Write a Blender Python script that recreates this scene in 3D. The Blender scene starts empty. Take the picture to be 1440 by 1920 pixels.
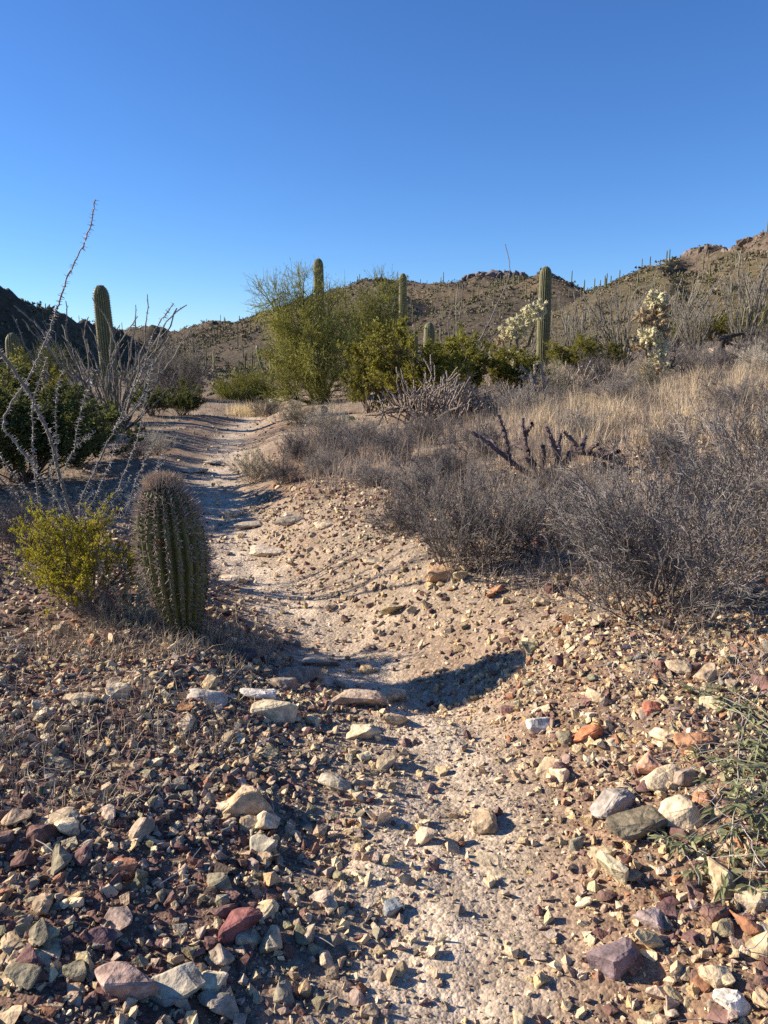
import bpy, bmesh, math
import numpy as np
from mathutils import Vector, Matrix

sc = bpy.context.scene
# ------------------------------------------------------------------ camera, sky, sun, exposure
PITCH = math.radians(10.98)
CAMZ = 1.55
FPX = 1442.0
cam_d = bpy.data.cameras.new('camera')
cam = bpy.data.objects.new('camera', cam_d)
sc.collection.objects.link(cam)
cam.location = (0, 0, CAMZ)
cam.rotation_euler = (math.pi / 2 - PITCH, 0, 0)
cam_d.sensor_fit = 'VERTICAL'
cam_d.sensor_height = 24.0
cam_d.lens = 24.0 * FPX / 1920.0
cam_d.clip_start = 0.05
cam_d.clip_end = 6000
sc.camera = cam

SUN_EL = math.radians(25)
SUN_BACK = math.radians(10)
S = Vector((-math.cos(SUN_EL) * math.cos(SUN_BACK), math.cos(SUN_EL) * math.sin(SUN_BACK), math.sin(SUN_EL)))
world = bpy.data.worlds.new('World')
sc.world = world
world.use_nodes = True
wn = world.node_tree
sky = wn.nodes.new('ShaderNodeTexSky')
sky.sky_type = 'NISHITA'
sky.sun_disc = False
sky.sun_elevation = SUN_EL
sky.sun_rotation = math.atan2(S.x, S.y)
sky.altitude = 800
sky.air_density = 1.0
sky.dust_density = 0.0
sky.ozone_density = 7.5
bg = wn.nodes['Background']
bg.inputs['Strength'].default_value = 0.086
hsv = wn.nodes.new('ShaderNodeHueSaturation')
hsv.inputs['Hue'].default_value = 0.506
hsv.inputs['Saturation'].default_value = 1.07
wn.links.new(sky.outputs[0], hsv.inputs['Color'])
wn.links.new(hsv.outputs[0], bg.inputs[0])

sun_d = bpy.data.lights.new('sun', 'SUN')
sun_d.energy = 5.0
sun_d.angle = math.radians(0.5)
sun_d.color = (1.0, 0.885, 0.73)
sun = bpy.data.objects.new('sun', sun_d)
sc.collection.objects.link(sun)
sun.rotation_euler = S.to_track_quat('Z', 'Y').to_euler()

sc.view_settings.view_transform = 'Standard'
sc.view_settings.look = 'None'
sc.view_settings.gamma = 1.0
sc.view_settings.exposure = 1.04
sc.render.engine = 'CYCLES'
sc.cycles.max_bounces = 5
sc.cycles.diffuse_bounces = 2
sc.cycles.transmission_bounces = 3
sc.cycles.use_denoising = False
sc.render.filter_size = 1.3

# ------------------------------------------------------------------ helpers
COL = sc.collection
CP, SP = math.cos(PITCH), math.sin(PITCH)


def tag(o, label=None, cat=None, group=None, kind=None):
    if label: o['label'] = label
    if cat: o['category'] = cat
    if group: o['group'] = group
    if kind: o['kind'] = kind
    return o


def empty(name, loc=(0, 0, 0), rz=0.0, sc_=1.0):
    o = bpy.data.objects.new(name, None)
    COL.objects.link(o)
    o.location = loc
    o.rotation_euler = (0, 0, rz)
    o.scale = (sc_,) * 3 if np.isscalar(sc_) else sc_
    o.empty_display_size = 0.1
    return o


class MB:
    """collects triangles with a colour per vertex; build() links ONE mesh object"""
    def __init__(s):
        s.v, s.f, s.c, s.n = [], [], [], 0

    def add(s, V, F, C=(1, 1, 1)):
        V = np.asarray(V, np.float32).reshape(-1, 3)
        C = np.asarray(C, np.float32)
        if C.ndim == 1: C = np.broadcast_to(C, V.shape)
        s.v.append(V); s.f.append(np.asarray(F, np.int64).reshape(-1, 3) + s.n); s.c.append(C)
        s.n += len(V)

    def mesh(s, name, smooth=False):
        V = np.concatenate(s.v); F = np.concatenate(s.f); C = np.concatenate(s.c)
        me = bpy.data.meshes.new(name)
        me.vertices.add(len(V)); me.vertices.foreach_set('co', V.ravel())
        me.loops.add(len(F) * 3); me.loops.foreach_set('vertex_index', F.ravel().astype(np.int32))
        me.polygons.add(len(F)); me.polygons.foreach_set('loop_start', np.arange(0, len(F) * 3, 3, dtype=np.int32))
        if smooth: me.polygons.foreach_set('use_smooth', np.ones(len(F), bool))
        else: me.polygons.foreach_set('use_smooth', np.zeros(len(F), bool))
        ca = me.color_attributes.new('col', 'FLOAT_COLOR', 'POINT')
        ca.data.foreach_set('color', np.concatenate([C, np.ones((len(C), 1), np.float32)], 1).ravel())
        me.update(calc_edges=True)
        return me

    def build(s, name, mat, parent=None, smooth=False):
        me = s.mesh(name, smooth)
        me.materials.append(mat)
        return link(name, me, parent)


def link(name, me, parent=None):
    o = bpy.data.objects.new(name, me)
    COL.objects.link(o)
    o.parent = parent
    return o


def copy_tree(o, parent=None):
    c = o.copy(); COL.objects.link(c); c.parent = parent
    for ch in o.children: copy_tree(ch, c)
    return c


def nrm(a):
    return a / np.maximum(np.linalg.norm(a, axis=-1, keepdims=True), 1e-9)


def hash2(i, j, s):
    n = (i.astype(np.int64) * 374761393 + j.astype(np.int64) * 668265263 + s * 982451653) & 0x7fffffff
    n = ((n ^ (n >> 13)) * 1274126177) & 0x7fffffff
    return ((n ^ (n >> 16)) & 0xffff) / 65535.0


def vnoise(x, y, s=0):
    x = np.asarray(x, float); y = np.asarray(y, float)
    i = np.floor(x); j = np.floor(y); fx = x - i; fy = y - j
    fx = fx * fx * (3 - 2 * fx); fy = fy * fy * (3 - 2 * fy)
    a = hash2(i, j, s); b = hash2(i + 1, j, s); c = hash2(i, j + 1, s); d = hash2(i + 1, j + 1, s)
    return (a + (b - a) * fx) + ((c + (d - c) * fx) - (a + (b - a) * fx)) * fy - 0.5


def fbm(x, y, s=0, o=4):
    r = 0; a = 1.0
    for k in range(o):
        r = r + a * vnoise(x * 2 ** k + 17.3 * k, y * 2 ** k - 9.1 * k, s + k); a *= 0.5
    return r


def ss(a, b, x):
    t = np.clip((x - a) / (b - a), 0, 1)
    return t * t * (3 - 2 * t)


# pixel (of the 1440x1920 photograph) and distance along +Y -> a point; real places are derived from that once
def ray(u, v):
    a = (np.asarray(u, float) - 720) / FPX; b = (960 - np.asarray(v, float)) / FPX
    return a, CP + b * SP, -SP + b * CP


def at(u, v, D):
    dx, dy, dz = ray(u, v)
    k = D / dy
    return np.stack([dx * k, np.broadcast_to(D, np.shape(k)) * 1.0, CAMZ + dz * k], -1)


TY = np.array([-3, 0, 1.5, 2.5, 3.5, 4.3, 5.2, 6.9, 10.2, 15.2, 20.9, 30, 60, 200])
TX = np.array([.0, .1, .16, .21, .1, -.2, -.6, -1.43, -2.28, -2.97, -3.5, -4.2, -6, -14])


def trail_x(y):
    y = np.asarray(y, float)
    return (np.interp(y, TY, TX) + np.interp(y - .35, TY, TX) + np.interp(y + .35, TY, TX)) / 3


def ground_h(x, y, micro=True):
    x = np.asarray(x, float); y = np.asarray(y, float)
    lat = x - trail_x(y)
    r = np.hypot(x, y)
    z = (.2 * ss(.2, 1.05, lat) + .1 * np.clip(lat - .8, 0, 70)) * (.35 + .65 * ss(.3, 3.6, y))
    z = z + .09 * ss(.3, 1.2, -lat) + .02 * np.clip(-lat - 1, 0, 40)
    z = z - .13 * np.exp(-(lat / .75) ** 2) * ss(3.25, 3.75, y + .12 * np.sin(lat * 5)) * (1 - ss(6, 9.5, y))
    z = z - .045 * np.exp(-(lat / .55) ** 2)
    z = z + .018 * np.clip(y - 8, 0, 14) - .014 * np.clip(y - 24, 0, 40)
    if micro:
        f = np.clip(r / 40, 0, 1)
        z = z + fbm(x / .9, y / .9, 3, 3) * .09 * ss(.3, 1.2, np.abs(lat)) + fbm(x / .22, y / .22, 9, 3) * .034 * (1 - f)
        z = z + fbm(x / 7, y / 7, 5, 3) * .5 * ss(12, 40, r)
    return z


def gpt(u, D):
    """ground point seen in photo column u at distance D"""
    z = 0.0
    for _ in range(6):
        zc = D * CP - (z - CAMZ) * SP
        x = (u - 720) / FPX * zc
        z = float(ground_h(x, D))
    return np.array([x, D, z])


def top_z(v, D):
    dx, dy, dz = ray(720, v)
    return CAMZ + dz / dy * D


# ------------------------------------------------------------------ materials
def nodes_of(name):
    m = bpy.data.materials.new(name); m.use_nodes = True
    nt = m.node_tree
    return m, nt, nt.nodes['Principled BSDF'], nt.nodes['Material Output']


def N(nt, t, **kw):
    n = nt.nodes.new(t)
    for k, v in kw.items(): setattr(n, k, v)
    return n


def mat_attr(name, rough=.85, var=.35, scale=40., bump=0., bscale=60., transl=0., objcol=False, spec=.25, var2=.0, scale2=3., bdist=.01, pos=False):
    """colour from the mesh attribute (or the object colour), broken up by noise"""
    m, nt, bs, out = nodes_of(name)
    L = nt.links.new
    if objcol:
        src = N(nt, 'ShaderNodeObjectInfo').outputs['Color']
    else:
        src = N(nt, 'ShaderNodeAttribute', attribute_name='col').outputs['Color']
    tc = N(nt, 'ShaderNodeTexCoord')
    vec = N(nt, 'ShaderNodeNewGeometry').outputs['Position'] if pos else tc.outputs['Object']
    no = N(nt, 'ShaderNodeTexNoise'); no.inputs['Scale'].default_value = scale; no.inputs['Detail'].default_value = 5
    L(vec, no.inputs['Vector'])
    mr = N(nt, 'ShaderNodeMapRange'); mr.inputs[1].default_value = .3; mr.inputs[2].default_value = .7
    mr.inputs[3].default_value = 1 - var; mr.inputs[4].default_value = 1 + var
    L(no.outputs['Fac'], mr.inputs[0])
    mx = N(nt, 'ShaderNodeVectorMath', operation='SCALE')
    L(src, mx.inputs[0]); L(mr.outputs[0], mx.inputs['Scale'])
    cur = mx.outputs[0]
    if var2:
        n2 = N(nt, 'ShaderNodeTexNoise'); n2.inputs['Scale'].default_value = scale2; n2.inputs['Detail'].default_value = 4
        L(vec, n2.inputs['Vector'])
        m2 = N(nt, 'ShaderNodeMapRange'); m2.inputs[1].default_value = .35; m2.inputs[2].default_value = .65
        m2.inputs[3].default_value = 1 - var2; m2.inputs[4].default_value = 1 + var2
        L(n2.outputs['Fac'], m2.inputs[0])
        mx2 = N(nt, 'ShaderNodeVectorMath', operation='SCALE')
        L(cur, mx2.inputs[0]); L(m2.outputs[0], mx2.inputs['Scale']); cur = mx2.outputs[0]
    L(cur, bs.inputs['Base Color'])
    bs.inputs['Roughness'].default_value = rough
    bs.inputs['Specular IOR Level'].default_value = spec
    if bump:
        nb = N(nt, 'ShaderNodeTexNoise'); nb.inputs['Scale'].default_value = bscale; nb.inputs['Detail'].default_value = 6
        L(vec, nb.inputs['Vector'])
        bp = N(nt, 'ShaderNodeBump'); bp.inputs['Strength'].default_value = bump; bp.inputs['Distance'].default_value = bdist
        L(nb.outputs['Fac'], bp.inputs['Height']); L(bp.outputs[0], bs.inputs['Normal'])
    if transl:
        tr = N(nt, 'ShaderNodeBsdfTranslucent'); L(cur, tr.inputs['Color'])
        ms = N(nt, 'ShaderNodeMixShader'); ms.inputs[0].default_value = transl
        L(bs.outputs[0], ms.inputs[1]); L(tr.outputs[0], ms.inputs[2]); L(ms.outputs[0], out.inputs['Surface'])
    return m


M_GRAVEL = mat_attr('gravel_stone', .9, .3, 60, .7, 110)
M_STONE = mat_attr('stone', .9, .2, 60, .8, 42, objcol=True, var2=.34, scale2=24, bdist=.012, pos=True)
M_BARK = mat_attr('bark', .9, .35, 60, .6, 90)
M_TWIG = mat_attr('twig', .85, .25, 30)
M_LEAF = mat_attr('leaf', .6, .3, 12, transl=.42)
M_GRASS = mat_attr('dry_grass', .75, .2, 9, transl=.35)
M_CACTUS = mat_attr('cactus_skin', .55, .18, 18, .25, 80)
M_SPINE = mat_attr('spines', .6, .12, 30, transl=.4)
M_FAR = mat_attr('far_scrub', .95, .25, .6)


def ground_material():
    m, nt, bs, out = nodes_of('desert_soil')
    L = nt.links.new
    at_ = N(nt, 'ShaderNodeAttribute', attribute_name='col')
    g = N(nt, 'ShaderNodeNewGeometry')
    def noise(sc_, det=6, rough=.6):
        n = N(nt, 'ShaderNodeTexNoise'); n.inputs['Scale'].default_value = sc_; n.inputs['Detail'].default_value = det
        n.inputs['Roughness'].default_value = rough
        L(g.outputs['Position'], n.inputs['Vector']); return n
    v1 = N(nt, 'ShaderNodeTexVoronoi'); v1.inputs['Scale'].default_value = 48; L(g.outputs['Position'], v1.inputs['Vector'])
    v2 = N(nt, 'ShaderNodeTexVoronoi'); v2.inputs['Scale'].default_value = 120; L(g.outputs['Position'], v2.inputs['Vector'])
    # small pebble tone from cell colours
    hs = N(nt, 'ShaderNodeSeparateColor'); L(v1.outputs['Color'], hs.inputs[0])
    mr = N(nt, 'ShaderNodeMapRange'); mr.inputs[3].default_value = .8; mr.inputs[4].default_value = 1.2
    L(hs.outputs[0], mr.inputs[0])
    hs2 = N(nt, 'ShaderNodeSeparateColor'); L(v2.outputs['Color'], hs2.inputs[0])
    mr2 = N(nt, 'ShaderNodeMapRange'); mr2.inputs[3].default_value = .72; mr2.inputs[4].default_value = 1.28
    L(hs2.outputs[0], mr2.inputs[0])
    n1 = noise(6); mr3 = N(nt, 'ShaderNodeMapRange'); mr3.inputs[1].default_value = .3; mr3.inputs[2].default_value = .7
    mr3.inputs[3].default_value = .75; mr3.inputs[4].default_value = 1.25; L(n1.outputs['Fac'], mr3.inputs[0])
    a = N(nt, 'ShaderNodeMath', operation='MULTIPLY'); L(mr.outputs[0], a.inputs[0]); L(mr2.outputs[0], a.inputs[1])
    b = N(nt, 'ShaderNodeMath', operation='MULTIPLY'); L(a.outputs[0], b.inputs[0]); L(mr3.outputs[0], b.inputs[1])
    mx = N(nt, 'ShaderNodeVectorMath', operation='SCALE'); L(at_.outputs['Color'], mx.inputs[0]); L(b.outputs[0], mx.inputs['Scale'])
    L(mx.outputs[0], bs.inputs['Base Color'])
    bs.inputs['Roughness'].default_value = .95; bs.inputs['Specular IOR Level'].default_value = .15
    n2 = noise(25, 8, .65)
    h1 = N(nt, 'ShaderNodeMath', operation='MULTIPLY'); h1.inputs[1].default_value = -.9; L(v1.outputs['Distance'], h1.inputs[0])
    h2 = N(nt, 'ShaderNodeMath', operation='MULTIPLY_ADD'); h2.inputs[1].default_value = -.35
    L(v2.outputs['Distance'], h2.inputs[0]); L(h1.outputs[0], h2.inputs[2])
    h3 = N(nt, 'ShaderNodeMath', operation='MULTIPLY_ADD'); h3.inputs[1].default_value = 1.0
    L(n2.outputs['Fac'], h3.inputs[0]); L(h2.outputs[0], h3.inputs[2])
    bp = N(nt, 'ShaderNodeBump'); bp.inputs['Strength'].default_value = .7; bp.inputs['Distance'].default_value = .008
    L(h3.outputs[0], bp.inputs['Height']); L(bp.outputs[0], bs.inputs['Normal'])
    return m


def hill_material():
    m, nt, bs, out = nodes_of('hill_soil')
    L = nt.links.new
    at_ = N(nt, 'ShaderNodeAttribute', attribute_name='col')
    g = N(nt, 'ShaderNodeNewGeometry')
    n1 = N(nt, 'ShaderNodeTexNoise'); n1.inputs['Scale'].default_value = .55; n1.inputs['Detail'].default_value = 8; n1.inputs['Roughness'].default_value = .7
    L(g.outputs['Position'], n1.inputs['Vector'])
    mr = N(nt, 'ShaderNodeMapRange'); mr.inputs[1].default_value = .3; mr.inputs[2].default_value = .7; mr.inputs[3].default_value = .5; mr.inputs[4].default_value = 1.5
    L(n1.outputs['Fac'], mr.inputs[0])
    mx = N(nt, 'ShaderNodeVectorMath', operation='SCALE'); L(at_.outputs['Color'], mx.inputs[0]); L(mr.outputs[0], mx.inputs['Scale'])
    L(mx.outputs[0], bs.inputs['Base Color'])
    bs.inputs['Roughness'].default_value = .95; bs.inputs['Specular IOR Level'].default_value = .1
    bp = N(nt, 'ShaderNodeBump'); bp.inputs['Strength'].default_value = .9; bp.inputs['Distance'].default_value = .9
    L(n1.outputs['Fac'], bp.inputs['Height']); L(bp.outputs[0], bs.inputs['Normal'])
    return m


M_CRAG = mat_attr('crag_rock', .95, .35, .8, .9, .9, objcol=True, var2=.3, scale2=.25, bdist=.5, pos=True)
M_GROUND = ground_material()
M_HILL = hill_material()

# ------------------------------------------------------------------ hills
def ridge(rows, n=14):
    """rows of (u, v, distance): the ridge line as points in the place"""
    P = []
    for (u, v, R) in rows:
        dx, dy, dz = ray(u, v); h = math.hypot(dx, dy)
        P.append((dx / h * R, dy / h * R, CAMZ + dz / h * R))
    P = np.array(P); out = []
    for a, b in zip(P[:-1], P[1:]):
        t = np.linspace(0, 1, n, endpoint=False)[:, None]
        out.append(a + (b - a) * t)
    out.append(P[-1:])
    return np.concatenate(out)


def spur(R, i, ang, length, drop):
    """a rib running down from ridge point i"""
    p = R[i]; t = np.linspace(0, 1, 50)[:, None]
    d = np.array([math.sin(ang), -math.cos(ang), 0])
    q = p + d * length * t + np.array([0, 0, -drop]) * t ** .85
    q[:, 0] += np.sin(t[:, 0] * 5 + i) * length * .05
    return q


RL = ridge([(-500, 400, 120), (-250, 455, 128), (-100, 500, 136), (0, 537, 146), (60, 566, 165), (120, 588, 190), (180, 605, 225), (230, 622, 260), (262, 640, 270)])
RC = ridge([(170, 618, 520), (215, 616, 500), (250, 612, 470), (285, 609, 460), (305, 613, 460), (330, 620, 455), (350, 615, 450), (370, 608, 440), (390, 602, 430), (410, 600, 430), (428, 603, 425),
            (445, 611, 420), (465, 606, 410), (490, 597, 395), (540, 588, 370), (600, 575, 350), (635, 556, 335), (660, 540, 330), (690, 524, 322), (708, 519, 320), (730, 523, 320), (760, 533, 328), (800, 539, 335),
            (830, 543, 345), (848, 534, 350), (870, 526, 352), (900, 520, 352), (925, 517, 352), (960, 519, 352), (985, 521, 352), (1010, 530, 360), (1050, 538, 372), (1100, 545, 390), (1180, 552, 410), (1300, 556, 430)])
RR = ridge([(1070, 578, 330), (1110, 560, 300), (1140, 549, 285), (1175, 537, 262), (1196, 518, 250), (1215, 509, 240), (1250, 497, 236), (1285, 486, 230), (1292, 475, 226), (1310, 469, 222), (1350, 466, 216), (1385, 461, 210),
            (1405, 451, 206), (1440, 437, 200), (1520, 408, 190), (1650, 383, 180), (1900, 338, 170)])
rs = np.random.default_rng(5)
SPC = [spur(RC, int(i), rs.uniform(-.5, .7), rs.uniform(70, 130), rs.uniform(11, 20)) for i in (150, 205, 262, 272, 318, 345, 375, 405)]
SPR = [spur(RR, int(i), rs.uniform(-.9, .1), rs.uniform(60, 110), rs.uniform(12, 20)) for i in (20, 52, 80, 110, 140, 160)]


def hill_h(x, y, lines, slope, seed, foot=3.0):
    x = np.asarray(x, float); y = np.asarray(y, float)
    z = np.full(x.shape, -50.0)
    for q_, (P, s) in enumerate(lines):
        kk = .55 if q_ == 0 else .12
        for p in P:
            d = np.hypot(x - p[0], y - p[1])
            np.maximum(z, p[2] - s * d - kk * np.minimum(d, 11), out=z)
    n = .9 - 4.2 * np.abs(fbm(x / 42, y / 42, seed, 4)) + fbm(x / 9, y / 9, seed + 7, 3) * 1.3
    z = z + n * np.clip((z + 2) / 12, 0, 1)
    return z


HILLS = {
    'left': ([(RL, .72)], 11),
    'centre': ([(RC, .30)] + [(q, .34) for q in SPC], 23),
    'right': ([(RR, .32)] + [(q, .36) for q in SPR], 37),
}


def hill_z(name, x, y):
    lines, seed = HILLS[name]
    return hill_h(x, y, lines, 0, seed)


def far_h(x, y):
    z = ground_h(x, y, True)
    for k in HILLS: z = np.maximum(z, hill_z(k, x, y))
    return z


def crag_bump(u, r, v_rows):
    return 0


def build_hill(which, az0, az1, r0, r1, na, nr, colour, rock):
    az = np.radians(np.linspace(az0, az1, na)); r = np.geomspace(r0, r1, nr)
    A, R = np.meshgrid(az, r)
    X, Y = R * np.sin(A), R * np.cos(A)
    Z = hill_z(which, X, Y)
    # rock outcrops near the crest: blocky terraces
    lines, seed = HILLS[which]
    P = lines[0][0]
    dmin = np.full(X.shape, 1e9); zr = np.zeros(X.shape)
    for p in P[::3]:
        d = np.hypot(X - p[0], Y - p[1]); k = d < dmin
        dmin[k] = d[k]; zr[k] = p[2]
    U = 720 + FPX * X / (Y * CP - (Z - CAMZ) * SP)
    rk = np.zeros(X.shape)
    for (u0, u1, reach, hgt) in rock:
        w = ss(u0 - 8, u0 + 8, U) * (1 - ss(u1 - 8, u1 + 8, U))
        side = w * (1 - ss(reach * .75, reach, dmin + 5 * vnoise(X / 5, Y / 5, 3)))
        st = hgt * (.65 + .6 * vnoise(X / 3.2, Y / 6, 8) + .5 * vnoise(X / 1.4, Y / 4, 18))
        Z = Z - (1 - side) * w * st * (dmin < 30) * ss(reach * .6, reach, dmin) * 0 + side * st * .15 - w * ss(reach * .7, reach * 1.1, dmin) * st * .2 * (1 - ss(20, 40, dmin))
        rk = np.maximum(rk, w * (1 - ss(reach * 1.0, reach * 1.9, dmin + 6 * vnoise(X / 6, Y / 6, 4))))
    base = ground_h(X, Y)
    mb = MB()
    t = fbm(X / 22, Y / 22, seed + 60, 4)[..., None]
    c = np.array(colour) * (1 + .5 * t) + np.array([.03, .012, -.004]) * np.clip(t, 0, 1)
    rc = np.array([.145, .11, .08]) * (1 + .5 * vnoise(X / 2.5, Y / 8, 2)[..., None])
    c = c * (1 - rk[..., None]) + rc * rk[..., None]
    idx = np.arange(na * nr).reshape(nr, na)
    a, b, cc, d = idx[:-1, :-1].ravel(), idx[:-1, 1:].ravel(), idx[1:, 1:].ravel(), idx[1:, :-1].ravel()
    keep = (Z.ravel()[a] > base.ravel()[a] - 3) | (Z.ravel()[cc] > base.ravel()[cc] - 3)
    F = np.concatenate([np.stack([a, b, cc], 1)[keep], np.stack([a, cc, d], 1)[keep]])
    used = np.unique(F); remap = np.zeros(na * nr, np.int64); remap[used] = np.arange(len(used))
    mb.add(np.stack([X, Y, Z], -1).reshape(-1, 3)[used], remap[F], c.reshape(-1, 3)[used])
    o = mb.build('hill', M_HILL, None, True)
    return o


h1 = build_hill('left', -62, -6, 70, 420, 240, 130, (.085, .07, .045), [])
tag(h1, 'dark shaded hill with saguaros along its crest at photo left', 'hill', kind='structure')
h2 = build_hill('centre', -32, 34, 150, 640, 330, 150, (.098, .079, .057), [(868, 985, 5, 4.2), (380, 430, 4, 1.5), (690, 735, 4, 1.2)])
tag(h2, 'brown scrub hill with a rocky crest behind the green tree', 'hill', kind='structure')
h3 = build_hill('right', -2, 66, 70, 420, 280, 150, (.108, .089, .054), [(1190, 1290, 6, 2.5), (1286, 1345, 9, 3.2), (1385, 1470, 7, 2.8)])
tag(h3, 'sunlit stony hill rising to photo right with many saguaros', 'hill', kind='structure')

# ------------------------------------------------------------------ ground
def soil_colour(x, y):
    lat = x - trail_x(y)
    n = fbm(x / .7, y / .7, 31, 4); n2 = fbm(x / .25, y / .25, 41, 3); n3 = fbm(x / 3., y / 3., 51, 3)
    brown = np.array([.205, .132, .085]); cream = np.array([.51, .41, .30]); mar = np.array([.15, .088, .066]); tan = np.array([.29, .222, .158])
    trail = np.exp(-((lat + .12 * n) / (.31 + .1 * n2)) ** 2)
    left = ss(.15, .8, -lat + .3 * n) * (1 - ss(4.2, 7, y))
    c = tan[None] * np.ones(x.shape + (1,))
    m = np.clip(.35 + 1.2 * n + .3 * n2, 0, 1)[..., None]
    c = c * (1 - m) + brown * m
    c = c * (1 - left[..., None] * .8) + mar * left[..., None] * .8
    pt = np.clip(trail * (.95 + .9 * n2 + .5 * n), 0, 1)[..., None]
    c = c * (1 - pt) + cream * pt
    red = (ss(.2, .6, lat + .2 * n2) * (1 - ss(2.8, 4.2, y)))[..., None] * .7
    c = c * (1 - red) + np.array([.235, .14, .085]) * (1 + .5 * n[..., None]) * red
    far = ss(20, 60, np.hypot(x, y))[..., None]
    c = c * (1 - far) + np.array([.17, .125, .08]) * (1 + .4 * n3[..., None]) * far
    return np.clip(c, .02, .9)


def build_ground():
    azf = np.linspace(-36, 36, 330)
    azc = np.concatenate([np.linspace(-180, -37, 40), azf, np.linspace(37, 180, 40)])
    az = np.radians(azc)
    r = np.concatenate([[0.02], np.geomspace(.6, 9, 210), np.geomspace(9.1, 60, 90), np.geomspace(64, 5000, 36)])
    A, R = np.meshgrid(az, r)
    X, Y = R * np.sin(A), R * np.cos(A)
    Z = ground_h(X, Y)
    far = ss(300, 900, R)
    Z = Z * (1 - far) - 2 * far
    C = soil_colour(X, Y)
    nr, na = X.shape
    idx = np.arange(na * nr).reshape(nr, na)
    a, b, c, d = idx[:-1, :-1].ravel(), idx[:-1, 1:].ravel(), idx[1:, 1:].ravel(), idx[1:, :-1].ravel()
    mb = MB()
    mb.add(np.stack([X, Y, Z], -1).reshape(-1, 3), np.concatenate([np.stack([a, c, b], 1), np.stack([a, d, c], 1)]), C.reshape(-1, 3))
    return mb.build('ground', M_GROUND, None, True)


ground = build_ground()
tag(ground, 'stony desert ground with a worn pale footpath', 'ground', kind='structure')

# ------------------------------------------------------------------ stones
def hull_template(rng, npts, flat=.62):
    bm = bmesh.new()
    q = nrm(rng.normal(size=(npts, 3))) * rng.uniform(.75, 1.0, (npts, 1))
    q = q * np.array([1, rng.uniform(.6, .9), rng.uniform(flat - .15, flat + .2)])
    for p in q: bm.verts.new(p)
    bmesh.ops.convex_hull(bm, input=bm.verts[:])
    for v in [v for v in bm.verts if not v.link_faces]: bm.verts.remove(v)
    bmesh.ops.recalc_face_normals(bm, faces=bm.faces[:])
    bmesh.ops.triangulate(bm, faces=bm.faces[:])
    bm.verts.index_update()
    V = np.array([v.co[:] for v in bm.verts]); F = np.array([[v.index for v in f.verts] for f in bm.faces])
    bm.free()
    return V, F


def rock_mesh(rng, npts=13, bev=.12, sub=1, amp=.05, squash=(1, .8, .6), name='stone'):
    """an angular broken stone: a hull with worn edges and chipped faces"""
    bm = bmesh.new()
    q = nrm(rng.normal(size=(npts, 3))) * rng.uniform(.8, 1.0, (npts, 1))
    q = np.sign(q) * np.abs(q) ** .75
    q = q * np.array(squash)
    for p in q: bm.verts.new(p)
    bmesh.ops.convex_hull(bm, input=bm.verts[:])
    for v in [v for v in bm.verts if not v.link_faces]: bm.verts.remove(v)
    bmesh.ops.recalc_face_normals(bm, faces=bm.faces[:])
    bmesh.ops.dissolve_limit(bm, angle_limit=.35, verts=bm.verts[:], edges=bm.edges[:])
    bmesh.ops.bevel(bm, geom=bm.edges[:], offset=bev * min(squash), segments=1, affect='EDGES', profile=.5, clamp_overlap=True)
    bmesh.ops.triangulate(bm, faces=bm.faces[:])
    if sub:
        bmesh.ops.subdivide_edges(bm, edges=[e for e in bm.edges if e.calc_length() > .25], cuts=sub, use_grid_fill=True)
        bmesh.ops.triangulate(bm, faces=bm.faces[:])
    s = int(rng.integers(1000))
    co = np.array([v.co[:] for v in bm.verts])
    n = np.array([v.normal[:] for v in bm.verts])
    d = fbm(co[:, 0] * 2.2 + co[:, 2] * 1.3 + 5, co[:, 1] * 2.2 - co[:, 2] * 1.7 + 9, s, 3) + .5 * np.abs(fbm(co[:, 0] * 5 - co[:, 2] * 4, co[:, 1] * 5 + co[:, 2] * 3, s + 4, 2))
    co = co + n * (d * amp * 2.2)[:, None]
    co = (co - (co.max(0) + co.min(0)) / 2) / ((co.max(0) - co.min(0)) / 2) * np.array(squash)
    for v, c in zip(bm.verts, co): v.co = c
    me = bpy.data.meshes.new(name)
    bm.to_mesh(me); bm.free()
    ca = me.color_attributes.new('col', 'FLOAT_COLOR', 'POINT')
    me.materials.append(M_STONE)
    return me


PAL = np.array([[.15, .082, .068], [.195, .112, .088], [.44, .33, .20], [.60, .47, .30], [.27, .23, .165], [.23, .195, .12], [.36, .175, .09], [.11, .075, .06], [.34, .255, .19], [.50, .35, .18]])
#               maroon             red brown        tan              cream            grey           olive grey        orange           dark             mauve grey       ochre
W_LEFT = np.array([.17, .13, .17, .13, .10, .09, .015, .07, .10, .025])
W_RIGHT = np.array([.08, .10, .24, .20, .05, .05, .06, .02, .06, .14])
W_TRAIL = np.array([.03, .06, .30, .30, .05, .02, .02, .01, .14, .07])
W_MID = np.array([.10, .10, .16, .14, .13, .06, .02, .05, .23, .01])


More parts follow.
